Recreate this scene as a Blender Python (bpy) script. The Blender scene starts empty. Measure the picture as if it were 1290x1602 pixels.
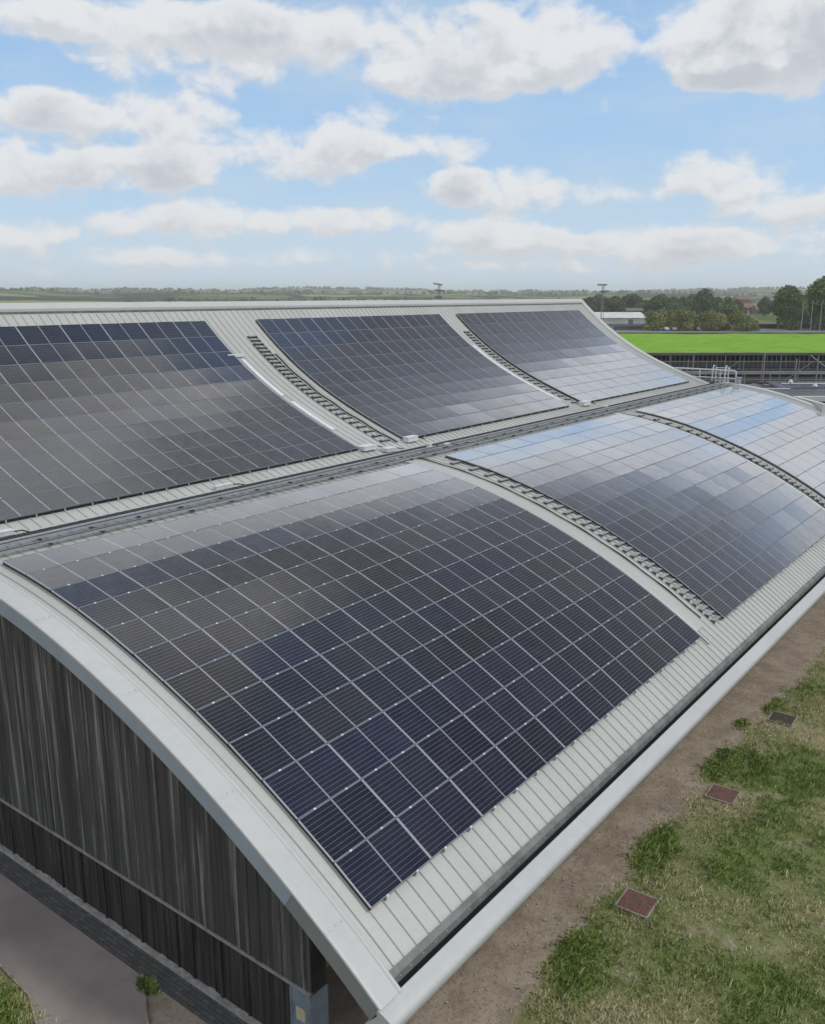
import bpy, math, random
import numpy as np
from mathutils import Vector, Matrix, noise
R = math.radians
random.seed(7); rng = np.random.default_rng(7)
scene = bpy.context.scene
col = scene.collection
GZ = -7.55                                    # ground level (the module plane's top edge is z = 0)

# ------------------------------------------------------------------ helpers
def tag(o, label=None, cat=None, group=None, kind=None):
    if label: o['label'] = label
    if cat: o['category'] = cat
    if group: o['group'] = group
    if kind: o['kind'] = kind
    return o

def empty(name, loc=(0, 0, 0), rot=(0, 0, 0)):
    o = bpy.data.objects.new(name, None); col.objects.link(o)
    o.location = loc; o.rotation_euler = rot; o.empty_display_size = 0.2
    return o

class MB:
    """collects faces and links them as one mesh"""
    def __init__(s): s.v = []; s.f = []; s.m = []; s.uv = None
    def quad(s, a, b, c, d, m=0):
        n = len(s.v); s.v += [tuple(a), tuple(b), tuple(c), tuple(d)]; s.f.append((n, n+1, n+2, n+3)); s.m.append(m)
    def poly(s, pts, m=0):
        n = len(s.v); s.v += [tuple(p) for p in pts]; s.f.append(tuple(range(n, n+len(pts)))); s.m.append(m)
    def box(s, x0, x1, y0, y1, z0, z1, m=0, M=None):
        n = len(s.v)
        vs = [(x0,y0,z0),(x1,y0,z0),(x1,y1,z0),(x0,y1,z0),(x0,y0,z1),(x1,y0,z1),(x1,y1,z1),(x0,y1,z1)]
        if M is not None: vs = [tuple(M @ Vector(v)) for v in vs]
        s.v += vs
        for f in ((0,3,2,1),(4,5,6,7),(0,1,5,4),(1,2,6,5),(2,3,7,6),(3,0,4,7)):
            s.f.append(tuple(n+i for i in f)); s.m.append(m)
    def tube(s, pts, r, n=8, m=0, r2=None):
        pts = [Vector(p) for p in pts]; base = len(s.v); K = len(pts)
        for i, p in enumerate(pts):
            d = (pts[min(i+1, K-1)] - pts[max(i-1, 0)]).normalized()
            a = d.orthogonal().normalized() if i == 0 else (a - d*a.dot(d)).normalized()
            b = d.cross(a); rr = r if r2 is None else r + (r2-r)*i/(K-1)
            for k in range(n):
                t = 2*math.pi*k/n; s.v.append(tuple(p + rr*(math.cos(t)*a + math.sin(t)*b)))
        for i in range(K-1):
            for k in range(n):
                s.f.append((base+i*n+k, base+i*n+(k+1) % n, base+(i+1)*n+(k+1) % n, base+(i+1)*n+k)); s.m.append(m)
        s.f.append(tuple(base+k for k in range(n))[::-1]); s.m.append(m)
        s.f.append(tuple(base+(K-1)*n+k for k in range(n))); s.m.append(m)
    def sweep(s, prof, sec, closed=False, m=0, caps=False):
        """sec = [(x, normal offset)] carried along a (y, z) profile"""
        N = normals(prof); base = len(s.v); K = len(sec)
        for (p, n) in zip(prof, N):
            for (x, o) in sec: s.v.append((x, p[0]+n[0]*o, p[1]+n[1]*o))
        for i in range(len(prof)-1):
            for k in range(K if closed else K-1):
                k2 = (k+1) % K
                s.f.append((base+i*K+k, base+i*K+k2, base+(i+1)*K+k2, base+(i+1)*K+k)); s.m.append(m)
        if caps:
            s.f.append(tuple(base+k for k in range(K))); s.m.append(m)
            s.f.append(tuple(base+(len(prof)-1)*K+k for k in range(K))[::-1]); s.m.append(m)
    def extrude_x(s, sec, x0, x1, closed=False, m=0, caps=False):
        """sec = [(y, z)] carried along x"""
        n = len(s.v); K = len(sec)
        s.v += [(x0, y, z) for y, z in sec] + [(x1, y, z) for y, z in sec]
        for k in range(K if closed else K-1):
            k2 = (k+1) % K; s.f.append((n+k, n+k2, n+K+k2, n+K+k)); s.m.append(m)
        if caps: s.f.append(tuple(n+k for k in range(K))); s.m.append(m); s.f.append(tuple(n+K+k for k in range(K))[::-1]); s.m.append(m)
    def build(s, name, mats, parent=None, smooth=False, loc=None, fix=True):
        me = bpy.data.meshes.new(name); me.from_pydata(s.v, [], s.f); 
        mats = mats if isinstance(mats, (list, tuple)) else [mats]
        for mt in mats: me.materials.append(mt)
        if len(mats) > 1: me.polygons.foreach_set('material_index', s.m)
        if smooth: me.polygons.foreach_set('use_smooth', [True]*len(s.f))
        me.update()
        if smooth:
            import bmesh
            bm = bmesh.new(); bm.from_mesh(me); bmesh.ops.remove_doubles(bm, verts=bm.verts, dist=1e-4)
            for e in bm.edges:
                if len(e.link_faces) == 2 and e.calc_face_angle(0) > R(32): e.smooth = False
            bm.to_mesh(me); bm.free()
        o = bpy.data.objects.new(name, me); col.objects.link(o)
        if parent: o.parent = parent
        if loc: o.location = loc
        return o

def raw_mesh(name, V, F, mat, parent=None, attrs=None):
    """numpy quads / tris -> mesh"""
    V = np.asarray(V, np.float32); F = np.asarray(F, np.int32); k = F.shape[1]
    me = bpy.data.meshes.new(name); me.vertices.add(len(V)); me.vertices.foreach_set('co', V.ravel())
    me.loops.add(F.size); me.loops.foreach_set('vertex_index', F.ravel())
    me.polygons.add(len(F)); me.polygons.foreach_set('loop_start', np.arange(0, F.size, k, dtype=np.int32))
    me.update(calc_edges=True)
    for n_, a in (attrs or {}).items():
        at = me.attributes.new(n_, 'FLOAT', 'POINT'); at.data.foreach_set('value', np.asarray(a, np.float32))
    me.materials.append(mat)
    o = bpy.data.objects.new(name, me); col.objects.link(o)
    if parent: o.parent = parent
    return o

def normals(P):
    P = np.asarray(P, float); T = np.gradient(P, axis=0); T /= np.linalg.norm(T, axis=1)[:, None]
    N = np.stack([-T[:, 1], T[:, 0]], 1); N[N[:, 1] < 0] *= -1
    return N
def offset(P, d): return np.asarray(P)+normals(P)*d
def dense(P, sub=4):
    P = np.asarray(P, float); Q = np.vstack([2*P[0]-P[1], P, 2*P[-1]-P[-2]]); out = []
    for i in range(1, len(Q)-2):
        p0, p1, p2, p3 = Q[i-1:i+3]
        for k in range(sub):
            t = k/sub
            out.append(.5*((2*p1)+(-p0+p2)*t+(2*p0-5*p1+4*p2-p3)*t*t+(-p0+3*p1-3*p2+p3)*t**3))
    out.append(P[-1]); return np.array(out)

# ------------------------------------------------------------------ materials
class NT:
    def __init__(s, nt): s.nt = nt; s.x = 0
    def n(s, typ, **kw):
        nd = s.nt.nodes.new(typ); s.x += 30; nd.location = (s.x, 0)
        for k, v in kw.items():
            if hasattr(nd, k): setattr(nd, k, v)
        return nd
    def set(s, sock, v):
        if isinstance(v, bpy.types.NodeSocket): s.nt.links.new(v, sock)
        elif v is not None:
            try: sock.default_value = v
            except Exception: sock.default_value = (*v, 1) if len(v) == 3 else v
    def math(s, op, a, b=None, c=None, clamp=False):
        nd = s.n('ShaderNodeMath', operation=op); nd.use_clamp = clamp
        s.set(nd.inputs[0], a)
        if b is not None: s.set(nd.inputs[1], b)
        if c is not None: s.set(nd.inputs[2], c)
        return nd.outputs[0]
    def vm(s, op, a, b=None, out=0):
        nd = s.n('ShaderNodeVectorMath', operation=op); s.set(nd.inputs[0], a)
        if b is not None: s.set(nd.inputs[1], b)
        return nd.outputs[out]
    def mix(s, f, a, b, blend='MIX'):
        nd = s.n('ShaderNodeMix'); nd.data_type = 'RGBA'; nd.blend_type = blend
        s.set(nd.inputs[0], f); s.set(nd.inputs[6], a if isinstance(a, bpy.types.NodeSocket) else (*a[:3], 1)); s.set(nd.inputs[7], b if isinstance(b, bpy.types.NodeSocket) else (*b[:3], 1))
        return nd.outputs[2]
    def noise(s, vec, scale, detail=4, rough=.55, dist=0.):
        nd = s.n('ShaderNodeTexNoise'); s.set(nd.inputs['Vector'], vec); nd.inputs['Scale'].default_value = scale
        nd.inputs['Detail'].default_value = detail; nd.inputs['Roughness'].default_value = rough; nd.inputs['Distortion'].default_value = dist
        return nd.outputs[0]
    def ramp(s, f, lo, hi, a=0., b=1., smooth=True):
        nd = s.n('ShaderNodeMapRange'); nd.interpolation_type = 'SMOOTHSTEP' if smooth else 'LINEAR'
        s.set(nd.inputs[0], f)
        for i, v in enumerate((lo, hi, a, b)): s.set(nd.inputs[i+1], v)
        return nd.outputs[0]
    def pos(s): return s.n('ShaderNodeNewGeometry').outputs['Position']
    def obj(s): return s.n('ShaderNodeTexCoord').outputs['Object']
    def scale(s, vec, sx, sy, sz): return s.vm('MULTIPLY', vec, (sx, sy, sz))
    def attr(s, name, out='Fac'):
        nd = s.n('ShaderNodeAttribute'); nd.attribute_name = name; return nd.outputs[out]

def material(name, build=None, color=(.5, .5, .5), rough=.5, metal=0., spec=.5):
    m = bpy.data.materials.new(name); m.use_nodes = True; nt = m.node_tree
    b = nt.nodes['Principled BSDF']; t = NT(nt)
    b.inputs['Base Color'].default_value = (*color, 1); b.inputs['Roughness'].default_value = rough
    b.inputs['Metallic'].default_value = metal; b.inputs['Specular IOR Level'].default_value = spec
    if build: build(t, b)
    return m
def bump(t, b, h, strength=.3, dist=.02):
    nd = t.n('ShaderNodeBump'); t.set(nd.inputs['Height'], h); nd.inputs['Strength'].default_value = strength
    nd.inputs['Distance'].default_value = dist; t.set(b.inputs['Normal'], nd.outputs[0])

def worn(c1, c2, sc=1.2, grain=20, rough=.5, metal=0., stretch=(1, 1, 1), bmp=0.1, amt=1.):
    def f(t, b):
        p = t.scale(t.pos(), *stretch)
        n1 = t.noise(p, sc, 5, .6); n2 = t.noise(t.pos(), grain, 3, .6)
        c = t.mix(t.math('MULTIPLY', t.ramp(n1, .35, .7), amt), c1, c2)
        c = t.mix(t.ramp(n2, .3, .7, 0, .10), c, tuple(x*.55 for x in c2))
        t.set(b.inputs['Base Color'], c); t.set(b.inputs['Roughness'], t.ramp(n1, .2, .8, rough-.08, rough+.12))
        if bmp: bump(t, b, n2, bmp, .004)
    return f
M = {}
M['sheet'] = material('coated_roof_sheet', worn((.455, .45, .415), (.40, .395, .36), .5, 9, .42, stretch=(1, .35, .35), bmp=.03), metal=.0)
M['flash'] = material('pale_flashing', worn((.495, .493, .468), (.45, .448, .425), .25, 5, .42, bmp=.0))
M['eave'] = material('pale_eave_cover', worn((.47, .475, .46), (.42, .425, .41), .3, 7, .42, bmp=.02))
M['fascia'] = material('blue_grey_fascia', worn((.33, .375, .43), (.28, .325, .38), 1., 25, .45))
M['fascia2'] = material('grey_fascia', worn((.23, .235, .24), (.20, .205, .21), 1., 25, .5))
M['soffit'] = material('soffit', color=(.16, .15, .14), rough=.8)
M['darkmetal'] = material('dark_grey_metal', worn((.055, .057, .057), (.035, .036, .038), 3, 30, .6))
M['guard'] = material('dark_gutter_guard', worn((.050, .050, .048), (.030, .031, .032), 2.5, 30, .7))
M['strap'] = material('lap_strap', worn((.44, .44, .42), (.36, .36, .34), 2, 9, .45, bmp=0))
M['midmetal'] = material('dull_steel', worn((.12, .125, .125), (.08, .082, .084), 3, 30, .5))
M['grit'] = material('grit', worn((.27, .25, .22), (.17, .16, .14), 6, 40, .9, bmp=.3))
M['moss'] = material('mossy_plate', worn((.035, .045, .02), (.06, .04, .03), 5, 40, .9, bmp=.3))
M['filler'] = material('grey_filler', worn((.17, .17, .165), (.11, .11, .10), 3, 30, .6))
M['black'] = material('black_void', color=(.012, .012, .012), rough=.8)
M['alu'] = material('aluminium', color=(.50, .50, .52), rough=.45, metal=.4)
M['alu_dull'] = material('aluminium_dull', color=(.18, .205, .225), rough=.55, metal=.2)
M['galv'] = material('galvanised_steel', worn((.40, .42, .43), (.28, .30, .31), 6, 40, .45), metal=.3)
M['grate'] = material('grey_tread', worn((.36, .37, .36), (.22, .23, .23), 5, 60, .55))
M['white'] = material('white_paint', worn((.68, .69, .70), (.58, .58, .58), 3, 30, .45))
M['steelblue'] = material('blue_grey_steel', worn((.17, .22, .27), (.12, .15, .18), 3, 30, .45))
M['notice'] = material('notice', worn((.50, .43, .30), (.38, .33, .22), 12, 40, .6))
M['concrete'] = material('concrete', worn((.38, .37, .35), (.22, .215, .20), 5, 30, .85, bmp=.3))
M['rust'] = material('rusty_cover', worn((.15, .075, .056), (.10, .055, .045), 7, 50, .85, bmp=.3))

def timber(t, b):
    p = t.pos()
    bid = t.math('FLOOR', t.math('DIVIDE', t.n('ShaderNodeSeparateXYZ').outputs[1], .14))
    sep = [n for n in t.nt.nodes if n.bl_idname == 'ShaderNodeSeparateXYZ'][0]; t.nt.links.new(p, sep.inputs[0])
    wn = t.n('ShaderNodeTexWhiteNoise'); wn.noise_dimensions = '1D'; t.set(wn.inputs['W'], bid)
    streak = t.noise(t.scale(p, 3, 6.5, .15), 1., 7, .68)
    streak2 = t.noise(t.scale(p, 3, 30, .5), 1., 5, .7)
    blotch = t.noise(t.scale(p, 1, 1.1, .5), .8, 4, .6)
    c = t.mix(wn.outputs['Value'], (.032, .031, .032), (.072, .070, .068))
    c = t.mix(t.ramp(streak, .52, .66), c, (.27, .265, .255))
    c = t.mix(t.ramp(streak2, .56, .74, 0, .7), c, (.17, .165, .155))
    c = t.mix(t.ramp(blotch, .45, .75, 0, .6), c, (.025, .024, .026))
    t.set(b.inputs['Base Color'], c); b.inputs['Roughness'].default_value = .8
    bump(t, b, streak2, .4, .01)
M['timber'] = material('weathered_timber', timber)
def timber2(t, b):
    p = t.pos()
    s1 = t.noise(t.scale(p, 3, 7, .4), 1., 6, .65); s2 = t.noise(t.scale(p, 3, 26, .8), 1., 5, .7)
    sep = t.n('ShaderNodeSeparateXYZ'); t.nt.links.new(p, sep.inputs[0])
    c = t.mix(t.ramp(s1, .4, .7), (.016, .013, .012), (.058, .047, .040))
    c = t.mix(t.ramp(s2, .55, .8, 0, .5), c, (.10, .095, .09))
    t.set(b.inputs['Base Color'], c); b.inputs['Roughness'].default_value = .85
    bump(t, b, s2, .4, .01)
M['timber2'] = material('dark_timber', timber2)

def cells(t, b):
    uv = t.n('ShaderNodeUVMap').outputs[0]
    s = t.n('ShaderNodeSeparateXYZ'); t.nt.links.new(uv, s.inputs[0]); u, v = s.outputs[0], s.outputs[1]
    # u, v in metres on the glass: 1.731 x 0.976
    def line(c, pitch, w):
        f = t.math('FRACT', t.math('DIVIDE', c, pitch)); d = t.math('MULTIPLY', t.math('ABSOLUTE', t.math('SUBTRACT', f, .5)), pitch)
        return t.math('GREATER_THAN', d, pitch/2-w/2)
    rows = line(v, .998/10, .0062)
    mid = t.math('LESS_THAN', t.math('ABSOLUTE', t.math('SUBTRACT', u, .8575)), .015)
    w = t.math('MAXIMUM', t.math('MULTIPLY', rows, .58), mid)
    oc = t.n('ShaderNodeObjectInfo').outputs['Color']
    tint = t.mix(t.attr('has_tint'), oc, t.attr('tint', 'Color'))
    wob = t.noise(t.pos(), 1.6, 3, .6)
    base = t.mix(1., (.0115, .0110, .0140), tint, 'MULTIPLY')
    # cells of one batch are not quite alike
    cid = t.n('ShaderNodeTexWhiteNoise'); cid.noise_dimensions = '3D'
    t.nt.links.new(t.vm('ADD', t.vm('FLOOR', t.vm('MULTIPLY', uv, (1/.8575, 6/.998, 0))), t.vm('SCALE', tint)), cid.inputs[0])
    base = t.mix(t.math('MULTIPLY', cid.outputs['Value'], .5), base, t.mix(1., base, (1.5, 1.3, 1.1), 'MULTIPLY'))
    base = t.mix(t.ramp(wob, .3, .7, 0, .35), base, t.mix(1., base, (.6, .6, .7), 'MULTIPLY'))
    c = t.mix(w, base, (.29, .29, .31))
    dust = t.math('MULTIPLY', t.ramp(t.noise(t.pos(), 2.2, 4, .65), .35, .8), .03)
    c = t.mix(dust, c, (.30, .29, .27))
    t.set(b.inputs['Base Color'], c); b.inputs['Roughness'].default_value = .5; b.inputs['Specular IOR Level'].default_value = 0.
    bn = t.n('ShaderNodeBump'); t.set(bn.inputs['Height'], t.noise(t.pos(), 1.1, 2, .5)); bn.inputs['Strength'].default_value = .2; bn.inputs['Distance'].default_value = .006
    # strongly angle dependent reflection of textured solar glass
    lw = t.n('ShaderNodeLayerWeight'); lw.inputs['Blend'].default_value = .5; t.nt.links.new(bn.outputs[0], lw.inputs['Normal'])
    fac = t.math('MINIMUM', t.math('MULTIPLY_ADD', t.math('POWER', lw.outputs['Facing'], 4.8), 3.2, .034), .80)
    gl = t.n('ShaderNodeBsdfGlossy'); gl.inputs['Color'].default_value = (.99, .98, .975, 1); t.nt.links.new(bn.outputs[0], gl.inputs['Normal'])
    t.set(gl.inputs['Roughness'], t.ramp(t.noise(t.pos(), 3., 3, .6), .3, .7, .10, .16))
    mx = t.n('ShaderNodeMixShader'); t.set(mx.inputs[0], fac); t.nt.links.new(b.outputs[0], mx.inputs[1]); t.nt.links.new(gl.outputs[0], mx.inputs[2])
    out = [n for n in t.nt.nodes if n.bl_idname == 'ShaderNodeOutputMaterial'][0]; t.nt.links.new(mx.outputs[0], out.inputs[0])
M['cells'] = material('solar_cells', cells)

def ground_mat(t, b):
    p = t.pos(); g = t.attr('grass'); d = t.attr('dry')
    dist = t.attr('far')
    n1 = t.noise(p, 1.4, 6, .65); n2 = t.noise(p, 9, 5, .7); n3 = t.noise(p, 45, 3, .7)
    soil = t.mix(t.ramp(n1, .35, .65), (.265, .21, .155), (.37, .305, .235))
    soil = t.mix(t.ramp(n2, .45, .75, 0, .6), soil, (.14, .105, .082))
    soil = t.mix(t.ramp(n3, .60, .74, 0, .6), soil, (.25, .215, .18))
    green = t.mix(t.ramp(n2, .35, .7), (.105, .140, .038), (.155, .185, .060))
    straw = t.mix(t.ramp(n2, .35, .7), (.22, .19, .10), (.33, .285, .17))
    gr = t.mix(t.math('ADD', d, t.ramp(n1, .45, .75, -.15, .2), clamp=True), green, straw)
    near = t.mix(t.ramp(t.math('ADD', g, t.math('MULTIPLY', t.math('SUBTRACT', n2, .5), .9)), .35, .62), soil, gr)
    f1 = t.n('ShaderNodeTexVoronoi'); f1.inputs['Scale'].default_value = .0035; t.nt.links.new(t.vm('ADD', p, t.vm('MULTIPLY', t.n('ShaderNodeTexNoise').outputs[1], (60, 60, 0))), f1.inputs['Vector'])
    fs = t.n('ShaderNodeSeparateColor'); t.nt.links.new(f1.outputs['Color'], fs.inputs[0])
    field = t.mix(fs.outputs[0], (.05, .085, .02), (.17, .15, .07)); field = t.mix(t.math('MULTIPLY', fs.outputs[1], .5), field, (.07, .10, .03))
    c = t.mix(dist, near, field)
    t.set(b.inputs['Base Color'], c); b.inputs['Roughness'].default_value = .95; b.inputs['Specular IOR Level'].default_value = .15
    bump(t, b, t.math('ADD', n2, t.math('MULTIPLY', n3, .5)), .7, .05)
M['ground'] = material('ground', ground_mat)
def hill_mat(t, b):
    p = t.pos()
    f1 = t.n('ShaderNodeTexVoronoi'); f1.inputs['Scale'].default_value = .004; t.nt.links.new(p, f1.inputs['Vector'])
    fs = t.n('ShaderNodeSeparateColor'); t.nt.links.new(f1.outputs['Color'], fs.inputs[0])
    f2 = t.n('ShaderNodeTexVoronoi'); f2.feature = 'DISTANCE_TO_EDGE'; f2.inputs['Scale'].default_value = .004; t.nt.links.new(p, f2.inputs['Vector'])
    field = t.mix(fs.outputs[0], (.09, .14, .04), (.27, .25, .12)); 
    field = t.mix(t.ramp(f2.outputs[0], .02, .09, 1, 0), field, (.018, .035, .012))
    wood = t.ramp(t.noise(p, .0035, 4, .6), .47, .53)
    c = t.mix(wood, field, t.mix(t.noise(p, .03, 3, .6), (.012, .026, .008), (.035, .055, .015)))
    t.set(b.inputs['Base Color'], c); b.inputs['Roughness'].default_value = .95; b.inputs['Specular IOR Level'].default_value = .1
M['hill'] = material('hill', hill_mat)
def blade_mat(t, b):
    d = t.attr('dry'); r = t.attr('rnd')
    g = t.mix(r, (.085, .155, .022), (.24, .31, .065)); s = t.mix(r, (.34, .29, .15), (.65, .57, .37))
    t.set(b.inputs['Base Color'], t.mix(d, g, s)); b.inputs['Roughness'].default_value = .8; b.inputs['Specular IOR Level'].default_value = .2
M['blade'] = material('grass_blades', blade_mat)
def leaf_mat(c1, c2):
    def f(t, b):
        r = t.attr('rnd'); t.set(b.inputs['Base Color'], t.mix(r, c1, c2)); b.inputs['Roughness'].default_value = .75; b.inputs['Specular IOR Level'].default_value = .2
    return f
M['leaf_a'] = material('leaf_mid_green', leaf_mat((.065, .105, .028), (.18, .235, .075)))
M['leaf_b'] = material('leaf_dark', leaf_mat((.042, .075, .028), (.11, .155, .060)))
M['leaf_c'] = material('leaf_olive', leaf_mat((.115, .135, .036), (.31, .30, .10)))
M['leaf_d'] = material('leaf_brownish', leaf_mat((.075, .085, .035), (.16, .155, .07)))
M['bark'] = material('bark', worn((.075, .06, .045), (.04, .033, .026), 5, 20, .9))
M['sedum'] = None
def sedum(t, b):
    p = t.pos(); n1 = t.noise(t.scale(p, 1, 1, 1), .22, 6, .72); n2 = t.noise(p, .9, 5, .7)
    c = t.mix(t.ramp(n1, .35, .65), (.145, .32, .022), (.21, .37, .045)); c = t.mix(t.ramp(n2, .5, .75, 0, .5), c, (.22, .30, .07))
    c = t.mix(t.ramp(t.noise(p, .5, 5, .65), .52, .70, 0, .65), c, (.10, .21, .02))
    t.set(b.inputs['Base Color'], c); b.inputs['Roughness'].default_value = .95; b.inputs['Specular IOR Level'].default_value = .1
    bump(t, b, n2, .5, .2)
M['sedum'] = material('bright_green_planting', sedum)
M['tarmac'] = material('tarmac', worn((.275, .228, .205), (.21, .178, .162), .9, 60, .9, bmp=.3))
M['road'] = material('road', worn((.17, .17, .19), (.12, .12, .135), .1, 2, .9, bmp=0))
def paver(t, b):
    br = t.n('ShaderNodeTexBrick'); m = t.n('ShaderNodeMapping'); m.inputs['Rotation'].default_value = (0, 0, R(90))
    t.nt.links.new(t.pos(), m.inputs[0]); t.nt.links.new(m.outputs[0], br.inputs['Vector'])
    br.inputs['Scale'].default_value = 1.; br.inputs['Brick Width'].default_value = .2; br.inputs['Row Height'].default_value = .1; br.inputs['Mortar Size'].default_value = .006
    br.inputs['Color1'].default_value = (.105, .102, .10, 1); br.inputs['Color2'].default_value = (.065, .063, .062, 1); br.inputs['Mortar'].default_value = (.02, .02, .02, 1)
    c = t.mix(t.ramp(t.noise(t.pos(), 2, 5, .6), .45, .7, 0, .5), br.outputs[0], (.07, .06, .05))
    t.set(b.inputs['Base Color'], c); b.inputs['Roughness'].default_value = .85; bump(t, b, br.outputs[1], -.4, .008)
M['paver'] = material('block_paving', paver)
M['brick'] = material('brick_red', worn((.19, .115, .09), (.15, .09, .075), .5, 3, .9, bmp=0))
M['rooftile'] = material('roof_tile', worn((.20, .12, .095), (.16, .10, .08), .6, 3, .85, bmp=0))
M['palewall'] = material('pale_wall', worn((.62, .62, .58), (.5, .5, .47), .2, 2, .6, bmp=0))
M['greywall'] = material('grey_wall', worn((.20, .20, .20), (.14, .14, .14), .3, 2, .7, bmp=0))
M['brownwall'] = material('brown_wall', worn((.16, .13, .11), (.11, .09, .08), .3, 2, .7, bmp=0))
M['slate'] = material('slate_grey_roof', worn((.105, .11, .125), (.07, .075, .085), .25, 2, .7, bmp=0))
M['beam'] = material('pale_beam', worn((.36, .35, .32), (.27, .26, .24), .4, 4, .7, bmp=0))
M['rail'] = material('weathered_rail', worn((.30, .285, .27), (.20, .19, .18), 4, 30, .7))
M['tan'] = material('tan_concrete', worn((.33, .28, .22), (.18, .15, .115), 7, 40, .9, bmp=.3))
M['yardmat'] = material('yard_asphalt', worn((.045, .045, .05), (.025, .025, .028), .2, 2, .9, bmp=0))
M['darkred'] = material('dark_red', color=(.055, .010, .010), rough=.6)
M['glassdark'] = material('dark_glazing', color=(.015, .017, .022), rough=.15)
M['wire'] = material('grey_steel', color=(.30, .31, .32), rough=.5, metal=.4)
M['lamp'] = material('lamp_housing', color=(.10, .115, .13), rough=.4)
M['carwhite'] = material('car_white', color=(.62, .62, .62), rough=.25)
M['tyre'] = material('tyre', color=(.02, .02, .02), rough=.8)
M['panelwall'] = material('cladding_dark_panel', worn((.07, .072, .078), (.045, .047, .05), .3, 2, .5, bmp=0))

# ------------------------------------------------------------------ the camera
CAM = Vector((-10.2668, -20.0182, 6.1090)); PITCH, YAW, FPX = 0.237891, 0.651546, 1401.913
cd = bpy.data.cameras.new('camera'); cam = bpy.data.objects.new('camera', cd); col.objects.link(cam)
cam.location = CAM; cam.rotation_euler = (math.pi/2-PITCH, 0.0, YAW-math.pi/2)
cd.sensor_fit = 'HORIZONTAL'; cd.sensor_width = 36; cd.lens = FPX/1290*36; cd.clip_end = 20000; cd.clip_start = .1
scene.camera = cam
_fh = Vector((math.cos(YAW), math.sin(YAW), 0)); _r = Vector((math.sin(YAW), -math.cos(YAW), 0)); _u = Vector((0, 0, 1))
_fw = math.cos(PITCH)*_fh-math.sin(PITCH)*_u; _up = math.cos(PITCH)*_u+math.sin(PITCH)*_fh
def direction(px, py): return ((px-645)*_r-(py-801)*_up+FPX*_fw).normalized()
def at(px, py, D):
    """the point D metres away (along the ground) in the direction of photo pixel px, py"""
    d = direction(px, py); return CAM+d*(D/math.hypot(d.x, d.y))
def ground_at(px, py, z=GZ):
    d = direction(px, py); return CAM+d*((z-CAM.z)/d.z)

# ------------------------------------------------------------------ roof profile, (y, z) from the valley down to the eave and up to the ridge
W = 1.01427; LP = 1.775
aD = [0.1326, 0.1764, 0.2217, 0.265, 0.305, 0.3417, 0.3786, 0.4175, 0.4576, 0.4969, 0.5339, 0.5681]
aA = [0.7065, 0.658, 0.6078, 0.5554, 0.503, 0.4541, 0.4131, 0.3822, 0.3606, 0.3444]
def walk(p, ang, w=W):
    P = [np.array(p, float)]
    for a in ang: P.append(P[-1]+w*np.array([-math.cos(a), -math.sin(a)]))
    return np.array(P)
Dn = walk((0, 0), aD); An = walk((11.912, 4.9985), aA)
eave_ext = walk(Dn[-1], [.600, .632], .56)[1:]
low_nodes = np.vstack([[[1.45, .12]], [[.75, .075]], Dn, eave_ext])
SH = -.13                                     # the sheet lies this far under the module plane
PL = offset(dense(low_nodes), SH)
top_ext = np.array([[12.72, 5.735], [12.30, 5.345]])
up_nodes = np.vstack([top_ext, An, [[2.35, -.045]]])
PU = offset(dense(up_nodes), SH)
X0, X1 = -.42, 53.9                          # sheet extent, verges outside it

# ------------------------------------------------------------------ the building
hall = empty('curved_roof_building', (26, 0, GZ)); hall_loc = Vector((26, 0, GZ))
tag(hall, 'long hall with wave shaped pale metal roof and weathered timber end wall', 'building')
def part(mb, name, mats, parent=None, smooth=False):
    o = mb.build(name, mats, parent or hall, smooth)
    if parent is None: o.location = -hall_loc
    return o

def sheeting(prof, name):
    mb = MB()
    mb.sweep(prof, [(X0, 0), (X1, 0)])
    # standing seams every 0.4 m
    n = int((X1-X0)/.355)
    for i in range(1, n+1):
        x = .03+(i-1)*.355
        if x > X1-.1: break
        mb.sweep(prof, [(x-.016, -.004), (x-.011, .020), (x-.004, .030), (x+.004, .030), (x+.011, .020), (x+.016, -.004)], caps=True)
    x = X0+.16; mb.sweep(prof, [(x-.013, -.004), (x-.010, .020), (x-.004, .029), (x+.004, .029), (x+.010, .020), (x+.013, -.004)], caps=True)
    th = offset(prof, -.30)
    mb.sweep(th, [(X0, 0), (X1, 0)])
    return part(mb, name, M['sheet'])
lower = sheeting(PL, 'lower_roof'); upper = sheeting(PU, 'upper_roof')
# back slope and ridge cap
mb = MB()
back = [(13.28, 5.72), (14.2, 5.35), (16.5, 4.0), (19.5, 2.6), (23.5, 1.6), (27, .9), (27, .6)]
mb.extrude_x(back, X0-.6, X1+.6)
part(mb, 'back_roof', M['sheet'])
mb = MB(); mb.extrude_x([(12.60, 5.40), (12.60, 5.595), (12.63, 5.625), (12.86, 5.79), (12.95, 5.815), (13.05, 5.815), (13.25, 5.75), (13.29, 5.6)], -1.02, 54.5, caps=True)
part(mb, 'ridge_cap', M['flash'])
mb = MB(); mb.extrude_x([(12.55, 5.37), (12.55, 5.49), (12.595, 5.49), (12.595, 5.37)], -1.0, 54.4, closed=True); part(mb, 'ridge_filler', M['filler'])

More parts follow.
